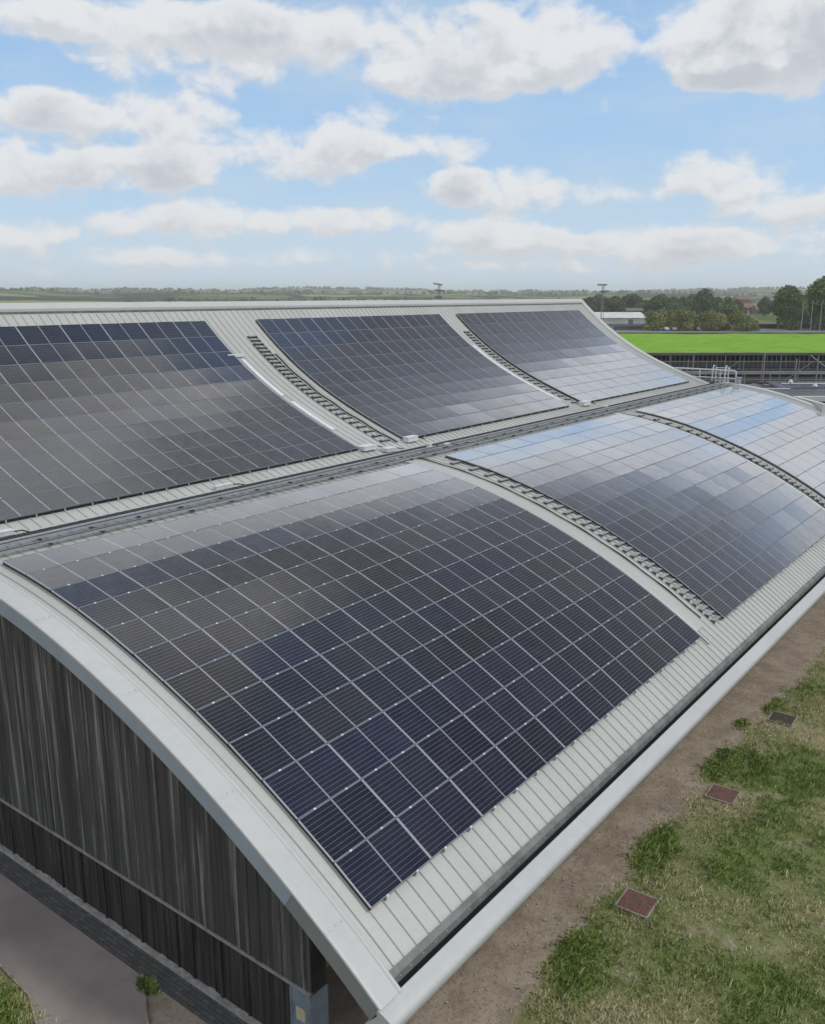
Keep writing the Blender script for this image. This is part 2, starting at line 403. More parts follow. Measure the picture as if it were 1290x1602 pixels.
# verge flashing and fascia at both gable ends
def verge(sgn, xe):
    """xe = sheet edge; sgn -1 towards the near gable"""
    X = lambda d: xe+sgn*d
    tl = (PL[-1]-PL[-2])/np.linalg.norm(PL[-1]-PL[-2])
    for prof, nm in ((np.vstack([PL, [PL[-1]+tl*.17]]), 'low'), (PU, 'up')):
        mb = MB(); mb.sweep(prof, [(X(0), .004), (X(.02), .07), (X(.045), .088), (X(.09), .088), (X(.115), .07), (X(.14), .07), (X(.52), .095), (X(.578), .092), (X(.590), .086), (X(.60), .06)])
        part(mb, 'verge_flashing', M['flash'], smooth=True)
        k = len(prof)
        if nm == 'low':
            cut = int(k*.80)
            for a, b_, mt in ((0, cut+1, 'fascia'), (cut, k, 'fascia2')):
                mb = MB(); o_ = .595 if mt == 'fascia' else .592
                mb.sweep(prof[a:b_], [(X(o_), .065), (X(o_), -.30), (X(o_-.04), -.30), (X(o_-.04), -.26)]); part(mb, 'fascia_board', M[mt])
        else:
            mb = MB(); mb.sweep(prof, [(X(.595), .065), (X(.595), -.30), (X(.555), -.30), (X(.555), -.26)]); part(mb, 'fascia_board', M['fascia'])
        mb = MB(); mb.sweep(offset(prof, -.285), [(X(.57), 0), (X(-.5), 0)]); part(mb, 'soffit', M['soffit'])
verge(-1, X0); verge(1, X1)

# lap joints and rivets of the verge flashing
for prof, nm in ((PL, 'low'), (PU, 'up')):
    L_ = np.concatenate([[0], np.cumsum(np.linalg.norm(np.diff(prof, axis=0), axis=1))]); N_ = normals(prof); k = 0; q = 1.4
    while q < L_[-1]:
        mb = MB()
        y = np.interp(q, L_, prof[:, 0]); z = np.interp(q, L_, prof[:, 1]); ny = np.interp(q, L_, N_[:, 0]); nz = np.interp(q, L_, N_[:, 1]); tt = np.array([nz, -ny])
        for d0, d1 in ((-.05, .05),):
            a_ = np.array([y, z])-tt*.05; b_ = np.array([y, z])+tt*.05
            sec_ = [(X0-.125, .072), (X0-.14, .0735), (X0-.52, .0985), (X0-.575, .0955)]
            mb.sweep(np.array([a_, b_]), sec_)
        for x_ in (X0-.18, X0-.32, X0-.48):
            p_ = np.array([y, z])+np.array([ny, nz])*.070; mb.tube([(x_, p_[0], p_[1]), (x_, p_[0]+ny*.037, p_[1]+nz*.037)], .009, 5)
        q += 3.0; k += 1
        part(mb, 'lap_strap', M['flash'])

# valley gutter between the two slopes
mb = MB(); mb.extrude_x([(2.36, -.10), (2.36, -.42), (1.52, -.42), (1.52, .03), (1.44, .05), (1.40, .05), (1.40, -.03)], -1.0, 54.4)
gut = part(mb, 'valley_gutter', M['darkmetal'])
mb = MB(); mb.extrude_x([(2.50, -.115), (2.44, -.085), (2.36, -.09), (2.33, -.12), (2.33, -.20), (2.37, -.20)], -1.0, 54.4); part(mb, 'gutter_lip', M['flash'], smooth=True)
mb = MB(); mb.extrude_x([(1.47, .03), (1.45, .062), (1.40, .062), (1.38, .0), (1.38, -.02)], -1.0, 54.4); part(mb, 'gutter_kerb', M['galv'], smooth=True)
mb = MB()
for i in range(180):                           # leaf-guard cross bars over the gutter
    x = -.7+i*.3; mb.poly([(x, 1.47, .058), (x+.04, 1.47, .058), (x+.04, 2.33, -.082), (x, 2.33, -.082)])
for y in (1.55, 1.75, 1.95, 2.15): z_ = .052-.163*(y-1.45); mb.box(-.9, 54.2, y, y+.03, z_-.005, z_+.012)
mb.poly([(-.95, 1.45, .035), (54.3, 1.45, .035), (54.3, 2.335, -.108), (-.95, 2.335, -.108)])
part(mb, 'gutter_guard', M['guard'])

# eave: filler bar, hollow gutter, rounded cover
ye, ze = PL[-1]
mb = MB(); mb.extrude_x([(ye+.115, ze+.150), (ye+.005, ze+.075), (ye-.015, ze-.06), (ye+.08, ze+.03)], -.60, 54.1, closed=True, caps=True)
part(mb, 'eave_filler', M['filler'])
mb = MB(); mb.extrude_x([(ye+.02, ze-.075), (ye+.02, ze-.33), (ye-.12, ze-.33), (ye-.12, ze-.06)], -.60, 54.1, caps=True); part(mb, 'eave_gutter', M['black'])
yc, zc = ye-.115, ze-.045
cov = [(yc, zc-.14), (yc-.012, zc-.01), (yc-.03, zc+.004), (yc-.18, zc-.058), (yc-.295, zc-.110), (yc-.335, zc-.145), (yc-.35, zc-.19), (yc-.345, zc-.27), (yc-.31, zc-.36), (yc-.25, zc-.42), (yc-.12, zc-.46), (yc+.10, zc-.46), (yc+.25, zc-.40)]
for i in range(8):
    xa = -1.03+i*6.93; xb = xa+6.925
    mb = MB(); mb.extrude_x(cov, xa, min(xb, 54.5), caps=(i in (0, 7)), closed=(i in (0, 7))); o = part(mb, 'eave_cover', M['eave'], smooth=True)

def fbm0(v): return noise.fractal(Vector((v, 3.3, 1.7)), 1., 2., 3)
for i in range(1, 8):
    mb = MB(); xa = -1.03+i*6.93; mb.extrude_x([(y+(-.002 if k > 2 else 0), z+.0035) for k, (y, z) in enumerate(cov[1:9])], xa-.06, xa+.05)
    part(mb, 'cover_strap', M['eave'])
# end wall: vertical boards, rail, lower boards, plinth
def zroof(y):
    P = np.vstack([offset(PU, -.34), offset(PL, -.34)]); P = P[np.argsort(P[:, 0])]
    return float(np.interp(y, P[:, 0], P[:, 1]))
def boards(x, y0, y1, zb, zt, w=.14, seed=1):
    rr = random.Random(seed); mb = MB(); y = y0
    while y < y1-.01:
        dx = rr.uniform(0, .014); ya, yb = y+.004, min(y+w-.004, y1)
        ta, tb = zt(ya), zt(yb)
        b0 = zb+rr.uniform(0, .0)
        mb.poly([(x-dx, yb, b0), (x-dx, ya, b0), (x-dx, ya, ta), (x-dx, yb, tb)])
        mb.quad((x-dx, ya, b0), (x+.02, ya, b0), (x+.02, ya, ta), (x-dx, ya, ta))
        mb.quad((x+.02, yb, b0), (x-dx, yb, b0), (x-dx, yb, tb), (x+.02, yb, tb))
        y += w
    return mb
XW = -.66
part(boards(XW, -10.42, 12.6, -5.96, lambda y: zroof(y)+.03), 'timber_cladding', M['timber'])
mb = boards(XW+.05, -9.86, 12.6, -7.42, lambda y: -6.0, .14, 5)
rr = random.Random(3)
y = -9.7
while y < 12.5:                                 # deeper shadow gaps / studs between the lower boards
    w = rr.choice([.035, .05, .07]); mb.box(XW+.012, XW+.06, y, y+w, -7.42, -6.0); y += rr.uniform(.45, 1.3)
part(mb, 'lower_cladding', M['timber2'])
mb = MB(); mb.box(XW-.035, XW+.06, -10.42, 12.6, -6.02, -5.965); part(mb, 'cladding_rail', M['rail'])
mb = MB(); mb.box(XW-.06, XW+.3, -9.86, 12.6, GZ, -7.43)
part(mb, 'plinth', M['concrete'])
mb = MB(); ys = np.arange(-9.85, 12, .06); hs = [max(0, .012+.06*fbm0(v*2.1)+.04*fbm0(v*9)) for v in ys]
for a, b_, ha, hb in zip(ys[:-1], ys[1:], hs[:-1], hs[1:]):
    mb.poly([(XW-.03, b_, -7.432), (XW-.03, a, -7.432), (XW+.034, a, -7.43+ha), (XW+.034, b_, -7.43+hb)])
part(mb, 'plinth_grit', M['grit'])
mb = MB()
mb.box(XW+.07, 53.6, -7.9, 26, GZ-.3, -5.9); mb.box(XW+.07, 53.6, -10.28, 12.4, -5.9, -4.9)
yy = np.linspace(-10.27, 12.4, 60)
for a, b_ in zip(yy[:-1], yy[1:]): 
    for x in (XW+.025, 53.6): mb.quad((x, a, -5.5), (x, b_, -5.5), (x, b_, zroof(b_)+.02), (x, a, zroof(a)+.02))
part(mb, 'inner_wall', M['soffit'])
mb = MB()                                       # long side wall under the eave
for i in range(348): 
    x = 5.2+i*.139; mb.box(x, x+.131, -10.42+rr.uniform(0, .012), -10.30, GZ+.1, zroof(-10.4))
part(mb, 'side_cladding', M['timber2'])
mb = MB(); mb.box(XW+.021, XW+.40, -10.425, -10.285, -6.0, -4.3); part(mb, 'corner_board', M['timber2'])
col_mb = MB(); col_mb.box(XW-.03, XW+.42, -10.44, -9.93, GZ, -6.03); col_mb.box(XW-.045, XW-.03, -10.44, -10.40, GZ, -6.05); col_mb.box(XW-.045, XW-.03, -9.97, -9.93, GZ, -6.05)
cpart = part(col_mb, 'corner_column', M['steelblue'])
mb = MB()
for i in range(1, 9): mb.box(i*6.0-.1, i*6.0+.1, -10.65, -10.45, GZ, zroof(-10.6)+.02)
part(mb, 'side_column', M['steelblue'])
nt_ = MB(); nt_.box(XW-.038, XW-.031, -10.29, -10.07, -6.66, -6.38)
o = nt_.build('paper_notice', M['notice']); tag(o, 'small yellowed paper notice on the blue grey corner column', 'notice')

# ------------------------------------------------------------------ solar panels
FX, FY = 1.757, 1.005                            # module size (frame outer)
def module_meshes():
    mb = MB(); a, b_, w = FX/2, FY/2, .014
    for k, (x0, x1, y0, y1) in enumerate(((-a, a, -b_, -b_+w), (-a, a, b_-w, b_), (-a, -a+w, -b_+w, b_-w), (a-w, a, -b_+w, b_-w))):
        mb.box(x0, x1, y0, y1, -.035, .0, m=(1 if k < 2 else 0))
    fr = mb.build('frame', [M['alu'], M['alu_dull']]).data
    me = bpy.data.meshes.new('glass_sheet'); gx, gy = a-w, b_-w
    me.from_pydata([(-gx, -gy, -.003), (gx, -gy, -.003), (gx, gy, -.003), (-gx, gy, -.003), (-gx, -gy, -.03), (gx, -gy, -.03), (gx, gy, -.03), (-gx, gy, -.03)], [], [(0, 1, 2, 3), (7, 6, 5, 4)])
    uv = me.uv_layers.new(name='UVMap')
    for i, c in enumerate([(0, 0), (1.715, 0), (1.715, .998), (0, .998)]*2): uv.data[i].uv = c
    me.materials.append(M['cells'])
    cl = MB(); cl.box(-.026, .026, -.018, .018, -.01, .006); cl.tube([(0, 0, .007), (0, 0, .014)], .010, 6)
    clm = cl.build('clamp', M['white']).data
    for n_ in ('frame', 'clamp'):
        o = bpy.data.objects.get(n_); bpy.data.objects.remove(o)
    return fr, me, clm
FR, GL, CL = module_meshes()
ORD = ['first', 'second', 'third', 'fourth', 'fifth', 'sixth', 'seventh', 'eighth', 'ninth', 'tenth', 'eleventh', 'twelfth', 'thirteenth', 'fourteenth', 'fifteenth', 'sixteenth', 'seventeenth', 'eighteenth', 'nineteenth', 'twentieth']
ARR = [('near lower', 0.0, 9, LP, Dn), ('middle lower', 18.1, 9, LP, Dn), ('far lower', 36.0, 9, LP, Dn),
       ('near upper', 16.45-9*LP, 9, LP, An), ('middle upper', 19.50, 8, 1.845, An), ('far upper', 36.05, 9, 1.80, An)]
def proj(P):
    d = P-CAM; z = d.dot(_fw); return (645+FPX*d.dot(_r)/z, 801-FPX*d.dot(_up)/z, z)
mods = []
for ai, (nm, x0, nc, lp, P) in enumerate(ARR):
    nr = len(P)-1
    for r_ in range(nr):
        a, b_ = P[r_+1], P[r_]                 # lower, upper end of the row
        ang = math.atan2(b_[1]-a[1], b_[0]-a[0]); c = (a+b_)/2
        rt = random.gauss(0, .0022)
        for k in range(nc):
            loc = Vector((x0+(k+.5)*lp, c[0], c[1])); rot = (ang+rt+random.gauss(0, .0045), random.gauss(0, .0035), 0)
            Mx = Matrix.Translation(loc) @ Matrix.Rotation(rot[1], 4, 'Y') @ Matrix.Rotation(rot[0], 4, 'X')
            cs = [proj(Mx @ Vector((sx*FX/2, sy*FY/2, 0))) for sx, sy in ((-1, -1), (1, -1), (1, 1), (-1, 1))]
            area = abs(sum(cs[i][0]*cs[(i+1) % 4][1]-cs[(i+1) % 4][0]*cs[i][1] for i in range(4)))/2
            inside = any(0 < q[0] < 1290 for q in cs)
            h = random.random(); bl = random.random()
            if h < .50: tint = (.95, .97, 1.0)
            elif h < .74: tint = (.75, .85, 1.35)
            elif h < .93: tint = (1.2, 1.15, .95)
            else: tint = (.95, .80, 1.6)
            if ai == 0 and r_ >= 9: tint = (.85, .80, 1.45) if h < .6 else tint
            tint = tuple(x*(.65+.65*bl) for x in tint)
            mods.append(dict(a=ai, nm=nm, r=r_, k=k, nr=nr, nc=nc, loc=loc, rot=rot, M=Mx, area=area if inside else 0, tint=tint, sx=lp/LP))
order = sorted(range(len(mods)), key=lambda i: -mods[i]['area'])
chosen = set(order[:300])
def rowname(m):
    up = m['nr']-m['r']
    return 'bottom row' if up == 1 else ('top row' if m['r'] == 0 else ORD[up-1]+' row up')
for i in sorted(chosen):
    m = mods[i]
    root = empty('solar_panel', m['loc'], (0, 0, 0)); root.rotation_euler = m['M'].to_euler(); root.scale = (m['sx'], 1, 1)
    tag(root, f"solar panel of the {m['nm']} array, {ORD[m['k']]} from left, {rowname(m)}", 'solar panel', f"solar panels of the {m['nm']} array")
    g = bpy.data.objects.new('glass_sheet', GL); g.parent = root; g.color = (*m['tint'], 1); col.objects.link(g)
    f = bpy.data.objects.new('frame', FR); f.parent = root; col.objects.link(f)
    if m['a'] == 0:
        for sx in (-.44, .44):
            c = bpy.data.objects.new('clamp', CL); c.parent = root; c.location = (sx, -FY/2-.006, .0); col.objects.link(c)
# the remaining, smaller looking ones: one object
V = []; F = []; UV = []; TI = []; MI = []
for i, m in enumerate(mods):
    if i in chosen: continue
    S = m['M'] @ Matrix.Diagonal((m['sx'], 1, 1, 1))
    n = len(V); V += [tuple(S @ v.co) for v in GL.vertices]
    F += [tuple(n+k for k in (0, 1, 2, 3)), tuple(n+k for k in (7, 6, 5, 4))]; UV += [(0, 0), (1.715, 0), (1.715, .998), (0, .998)]*2; TI += [m['tint']]*2; MI += [0, 0]
    n = len(V); V += [tuple(S @ v.co) for v in FR.vertices]
    for p in FR.polygons: F.append(tuple(n+k for k in p.vertices)); UV += [(0, 0)]*len(p.vertices); TI.append((1, 1, 1)); MI.append(1+p.material_index)
me = bpy.data.meshes.new('distant_solar_panels'); me.from_pydata(V, [], F); me.materials.append(M['cells']); me.materials.append(M['alu']); me.materials.append(M['alu_dull'])
me.polygons.foreach_set('material_index', MI)
uv = me.uv_layers.new(name='UVMap'); uv.data.foreach_set('uv', [c for q in UV for c in q])
ca = me.attributes.new('tint', 'FLOAT_COLOR', 'FACE'); ca.data.foreach_set('color', [c for q in TI for c in (*q, 1)])
ha = me.attributes.new('has_tint', 'FLOAT', 'FACE'); ha.data.foreach_set('value', [1.]*len(F))
o = bpy.data.objects.new('distant_solar_panels', me); col.objects.link(o)
tag(o, 'remaining smaller looking solar panels of the farther roof arrays', 'solar panels', kind='stuff')

# black strips added as painted shade in the gap under some array edges
def shade_under(ai, lab):
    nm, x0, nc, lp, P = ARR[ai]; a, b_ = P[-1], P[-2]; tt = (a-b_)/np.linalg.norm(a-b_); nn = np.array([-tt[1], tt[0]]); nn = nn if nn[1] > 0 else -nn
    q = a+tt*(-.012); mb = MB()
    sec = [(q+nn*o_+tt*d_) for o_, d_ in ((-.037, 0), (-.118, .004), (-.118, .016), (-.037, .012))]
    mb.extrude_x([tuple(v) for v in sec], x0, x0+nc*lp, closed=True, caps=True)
    o = mb.build('gap_shade_strip', M['black']); tag(o, lab, 'edge strip', 'black stand-in shade strips of the solar arrays')
def shade_side(ai, lab):
    nm, x0, nc, lp, P = ARR[ai]; mb = MB(); mb.sweep(dense(P, 2), [(x0+.012, -.095), (x0+.012, -.037), (x0+.024, -.037), (x0+.024, -.095)], closed=True, caps=True)
    o = mb.build('gap_shade_strip', M['black']); tag(o, lab, 'edge strip', 'black stand-in shade strips of the solar arrays')
for ai in (3, 4, 5): shade_under(ai, f'black strip standing in for shade under the lower edge of the {ARR[ai][0]} array')
for ai in (0, 1, 4, 5): shade_side(ai, f'black strip standing in for shade along the left side of the {ARR[ai][0]} array')

# mounting rails: two under each column, their ends show past the panels
RAILS = []
for ai, (nm, x0, nc, lp, P) in enumerate(ARR):
    cnt = 0
    Pd = dense(P, 2); N = normals(Pd)
    T0 = (Pd[0]-Pd[1])/np.linalg.norm(Pd[0]-Pd[1]); T1 = (Pd[-1]-Pd[-2])/np.linalg.norm(Pd[-1]-Pd[-2])
    Pe = np.vstack([Pd, [Pd[-1]+T1*.035]])
    for k in range(nc):
        for s_ in (-.44, .44):
            x = x0+(k+.5)*lp+s_*lp/LP
            mb = MB(); mb.sweep(Pe, [(x-.02, -.105), (x-.02, -.04), (x+.02, -.04), (x+.02, -.105)], closed=True, caps=True)
            o = mb.build('mounting_rail', M['alu']); cnt += 1
            tag(o, f"aluminium mounting rail under the {nm} panel array, {ORD[cnt-1]} from left", 'mounting rail', f"mounting rails under the {nm} array")

# ------------------------------------------------------------------ roof access stairs, cable trunking, junction boxes
def yz_at(P, z):                                # point of a profile (descending) at height z
    P = np.asarray(P); zz = P[:, 1]; i = int(np.argmin(np.abs(zz-z)))
    return float(np.interp(z, P[::-1, 1], P[::-1, 0]))
def stair(name_lab, xa, xb, P, ztop, zbot, rise, rail_h, ymax, ymin):
    root = empty('roof_access_stair', ((xa+xb)/2, yz_at(P, (ztop+zbot)/2), (ztop+zbot)/2)); L0 = root.location.copy()
    tag(root, name_lab, 'roof stair', 'stepped access stairs between the solar arrays')
    def pp(mb, nm, mt):
        o = mb.build(nm, mt, root); o.location = -L0
    sub = np.array([p for p in P if ymin <= p[0] <= ymax])
    for x in (xa-.02, xb+.02):
        mb = MB(); mb.sweep(sub, [(x-.009, .004), (x-.009, .020), (x+.009, .020), (x+.009, .004)], closed=True, caps=True); pp(mb, 'side_rail', M['darkmetal'])
    z = ztop
    while z > zbot:
        y = yz_at(P, z); zt = z+.085; sl = float(np.interp(y, P[::-1, 0], np.gradient(P[:, 1], P[:, 0])[::-1])) if P[0, 0] > P[-1, 0] else .3
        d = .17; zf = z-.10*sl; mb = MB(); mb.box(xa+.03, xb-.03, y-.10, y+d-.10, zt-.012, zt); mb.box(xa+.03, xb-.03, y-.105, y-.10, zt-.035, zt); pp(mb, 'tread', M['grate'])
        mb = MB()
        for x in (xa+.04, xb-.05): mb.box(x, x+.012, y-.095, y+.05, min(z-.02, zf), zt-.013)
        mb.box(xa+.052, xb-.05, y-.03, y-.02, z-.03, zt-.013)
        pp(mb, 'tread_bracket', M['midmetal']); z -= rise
PLs = PL; PUs = PU
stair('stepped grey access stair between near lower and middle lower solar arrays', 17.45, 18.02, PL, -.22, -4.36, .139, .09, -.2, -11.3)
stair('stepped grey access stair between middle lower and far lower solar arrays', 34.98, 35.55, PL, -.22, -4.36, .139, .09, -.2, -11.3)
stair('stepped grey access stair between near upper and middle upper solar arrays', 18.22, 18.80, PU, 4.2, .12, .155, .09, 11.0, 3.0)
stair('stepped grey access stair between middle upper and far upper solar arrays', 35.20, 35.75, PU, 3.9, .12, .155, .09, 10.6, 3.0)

def band(x0, x1, P, ya, yb, h, lab, cat, name, mat='flash'):
    sub = np.array([p for p in P if ya <= p[0] <= yb]); mb = MB()
    mb.sweep(sub, [(x0, -.0), (x0, h), (x0+.02, h+.012), (x1-.02, h+.012), (x1, h), (x1, -.0)], caps=True)
    o = mb.build(name, M[mat], smooth=True); tag(o, lab, cat, 'pale cable covers running down the roof'); return o
band(16.24, 16.80, PL, -11.1, 1.0, .045, 'wide pale cover strip beside the near lower array and its stair', 'cover strip', 'roof_cover_strip', 'sheet')
band(34.2, 34.62, PL, -11.2, .9, .045, 'narrow pale cover strip right of the middle lower array', 'cover strip', 'roof_cover_strip')
band(16.12, 16.19, PL, -11.5, 1.0, .07, 'thin bright conduit hugging right edge of the near lower array', 'conduit', 'roof_conduit', 'flash')
band(16.72, 16.96, PU, 7.45, 10.1, .05, 'white cable trunking beside near upper array, upper length', 'cable trunking', 'cable_trunking', 'white')
band(16.78, 17.02, PU, 4.7, 7.35, .05, 'white cable trunking beside near upper array, lower length', 'cable trunking', 'cable_trunking', 'white')
band(34.55, 34.80, PU, 3.6, 9.9, .05, 'white cable trunking right of the middle upper array', 'cable trunking', 'cable_trunking', 'white')
mb = MB(); mb.box(16.1, 17.0, 10.10, 10.22, 3.46, 3.60); o = mb.build('cable_trunking', M['white']); tag(o, 'short level white trunking crossing above near upper stair', 'cable trunking')
# thin cable trays lying along the valley
for y_, z_, lab in ((1.02, .06, 'thin cable tray along valley, the one nearer the gutter'), (.52, .03, 'thin cable tray along valley, the one nearer the lower panels')):
    root = empty('cable_tray', (26, y_, z_)); tag(root, lab, 'cable tray', 'cable trays along the roof valley')
    mb = MB(); mb.box(-26.4, 27.6, -.09, -.075, 0, .06); mb.box(-26.4, 27.6, .075, .09, 0, .06); mb.box(-26.4, 27.6, -.075, .075, 0, .008)
    mb.build('tray', M['galv'], root)
    mb = MB(); mb.tube([(-26.3, -.03, .03), (27.5, -.03, .03)], .018, 6); mb.tube([(-26.3, .03, .03), (27.5, .03, .03)], .022, 6); mb.build('cable', M['black'], root)
    mb = MB()
    for i in range(36): x = -26+i*1.5; mb.box(x, x+.06, -.13, .13, -.05, -.002)
    mb.build('bracket', M['darkmetal'], root)
def jbox(x, y, z, sx, sy, sz, lab, mt='white'):
    root = empty('junction_box', (x, y, z)); tag(root, lab, 'junction box', 'junction boxes along the roof valley')
    mb = MB(); mb.box(-sx/2, sx/2, -sy/2, sy/2, 0, sz); mb.build('box', M[mt], root)
    mb = MB(); mb.box(-sx/2-.01, sx/2+.01, -sy/2-.01, sy/2+.01, sz+.001, sz+.03); mb.build('lid', M[mt], root)
    mb = MB(); mb.tube([(sx/2, 0, sz/2), (sx/2+.25, -.05, sz/2), (sx/2+.3, -.3, .03)], .02, 6); mb.build('cable', M['black'], root)
jbox(16.95, 3.05, .06, .75, .45, .14, 'pale junction box at the lower right corner of near upper array')
jbox(17.75, 2.55, -.06, .6, .35, .12, 'pale junction box between the near upper stair and the gutter')
jbox(19.75, 2.98, .05, .7, .30, .18, 'white junction box at the foot of the middle upper array')
jbox(1.35, 2.45, -.08, .55, .22, .10, 'small white junction box on the gutter lip at far left')
jbox(8.95, 2.48, -.08, .7, .18, .08, 'small white junction box on the gutter lip, mid left')
jbox(18.75, 1.25, .07, .16, .16, .16, 'tiny white junction box beside the head of the near lower stair')
jbox(19.6, 1.0, .05, .30, .12, .10, 'slim white junction box above the middle lower array corner')
jbox(35.9, 2.95, .05, .8, .35, .2, 'white junction box at the foot of the far upper array')
jbox(36.0, 1.75, -.05, .35, .2, .12, 'small white junction box at the far crossing of valley and stair')
# black cables beside the stair
for (x, ya, yb, P, lab) in ((17.12, -11.0, .6, PL, 'black cable running down left of the near lower stair'), (18.98, 3.0, 10.3, PU, 'black cable running down right of the near upper stair'), (34.72, -11, .4, PL, 'black cable running down left of the far lower stair')):
    sub = np.array([p for p in P if ya <= p[0] <= yb]); N = normals(sub)
    pts = [(x+.03*math.sin(i*.9), p[0]+n[0]*.03, p[1]+n[1]*.03) for i, (p, n) in enumerate(zip(sub, N))]
    mb = MB(); mb.tube(pts, .03, 6); o = mb.build('roof_cable', M['black'], smooth=True); tag(o, lab, 'cable', 'black cables beside the stairs')

# white guard rail and hooped ladder at the far gable
root = empty('guard_rail', (54.3, 2.5, -.1)); tag(root, 'white tubular guard rail at the far end of the roof valley', 'railing')
mb = MB(); mb.tube([(0, 4.2, .3), (0, 3.0, .95), (0, 2.2, 1.0), (0, -1.85, 1.0), (0, -1.95, .95), (0, -2.0, .85), (0, -2.0, -.1)], .05, 8); mb.build('top_rail', M['white'], root)
mb = MB(); mb.tube([(0, 2.4, .45), (0, -2.0, .45)], .035, 8); mb.build('mid_rail', M['white'], root)
for y_ in (2.0, .6, -.9): mb = MB(); mb.tube([(0, y_, 0), (0, y_, 1.0)], .04, 8); mb.build('post', M['white'], root)
root = empty('access_ladder', (54.6, 1.6, -7.5)); tag(root, 'white hooped access ladder rising above the far roof end', 'ladder')
mb = MB()
for y_ in (-.45, .45): mb.tube([(0, y_, 0), (0, y_, 8.6), (-.5, y_, 8.75), (-.7, y_, 8.4), (-.7, y_, 7.6)], .04, 6)
mb.build('stile', M['white'], root)
mb = MB()
for i in range(28): mb.tube([(0, -.45, .3+i*.3), (0, .45, .3+i*.3)], .018, 6)
mb.build('rung', M['white'], root)
mb = MB()
for z_ in (6.8, 7.6, 8.5): mb.tube([(0, -.45, z_), (.4, -.42, z_), (.65, 0, z_), (.4, .42, z_), (0, .45, z_)], .025, 6)
mb.build('hoop', M['white'], root)
root = empty('roof_cowl', (54.4, .35, -.1)); tag(root, 'pale round vent drum standing between ladder and rail end', 'vent')
mb = MB(); mb.tube([(0, 0, 0), (0, 0, .5)], .2, 14); mb.build('drum', M['galv'], root, True)
mb = MB(); mb.tube([(0, 0, .5), (0, 0, .55)], .23, 14); mb.build('cap', M['galv'], root, True)

# ------------------------------------------------------------------ ground
def axis(f0, f1, step, far):
    a = list(np.arange(f0, f1+1e-6, step)); s = step
    while a[-1] < far: s *= 1.35; a.append(a[-1]+s)
    s = step
    while a[0] > -far: s *= 1.35; a.insert(0, a[0]-s)
    return np.array(a)
gx = axis(-8, 44, .2, 5000); gy = axis(-24, -2, .2, 5000)
XX, YY = np.meshgrid(gx, gy, indexing='ij')
def fbm(x, y, sc, oct=4, seed=0.):
    return noise.fractal(Vector((x*sc+seed, y*sc-seed, seed*.7)), 1., 2., oct)
lush = [(9.6, -12.75, 1.7, .55), (5.0, -12.85, .7, .5), (14.6, -12.7, 1.6, .6), (19.5, -12.7, .9, .3), (4.2, -13.3, .8, .5), (17.6, -12.3, .5, .25), (-1.30, -6.40, .09, .28), (-3.8, -4.6, .9, 1.2)]
def ground_masks(x, y):
    n1 = fbm(x, y, .45, 5, 3.1); n2 = fbm(x, y, 1.9, 4, 8.2)
    edge = -12.55+.25*n1+.16*n2-.010*max(x-14, 0)
    if -1.9 < x < 60: g = 1/(1+math.exp((y-edge)*5.5))
    else: g = .75
    g *= .80+.42*fbm(x, y, .9, 5, 21.)
    dry = .58+.75*fbm(x, y, .32, 4, 12.7)+.30*fbm(x, y, 1.1, 3, 5.5)+max(0, x-16)*.012
    if x < -1.9 and y > -9: g = .8; dry = .8+.4*n2
    if y > -12 and x > -1.9: g *= 0.2
    for (lx, ly, ra, rb) in lush:
        d = ((x-lx)/ra)**2+((y-ly)/rb)**2
        if d < 3: k = math.exp(-d*1.2); g = max(g, k*1.15*(1+.3*n2)); dry -= 1.1*k
    if y < -13.2: dry -= .10*min(1, (-13.2-y)/1.5)
    return min(max(g, 0), 1), min(max(dry, 0), 1)
G = np.zeros(XX.shape); Dy = np.zeros(XX.shape); FAR = np.zeros(XX.shape); Z = np.full(XX.shape, GZ)
for i in range(XX.shape[0]):
    for j in range(XX.shape[1]):
        x, y = XX[i, j], YY[i, j]; r_ = math.hypot(x-15, y+10)
        if r_ < 90:
            G[i, j], Dy[i, j] = ground_masks(x, y)
            if -8 < x < 44 and -24 < y < -11.2: Z[i, j] += .03*fbm(x, y, 1.2, 3, 2.)+.02*G[i, j]-.015
        else: G[i, j] = .9; Dy[i, j] = .5
        FAR[i, j] = min(max((r_-60)/60, 0), 1)
ni, nj = XX.shape; idx = np.arange(ni*nj).reshape(ni, nj)
F = np.stack([idx[:-1, :-1], idx[1:, :-1], idx[1:, 1:], idx[:-1, 1:]], -1).reshape(-1, 4)
o = raw_mesh('ground', np.stack([XX, YY, Z], -1).reshape(-1, 3), F, M['ground'], attrs=dict(grass=G.ravel(), dry=Dy.ravel(), far=FAR.ravel()))
o.data.polygons.foreach_set('use_smooth', [True]*len(F)); tag(o, kind='structure')

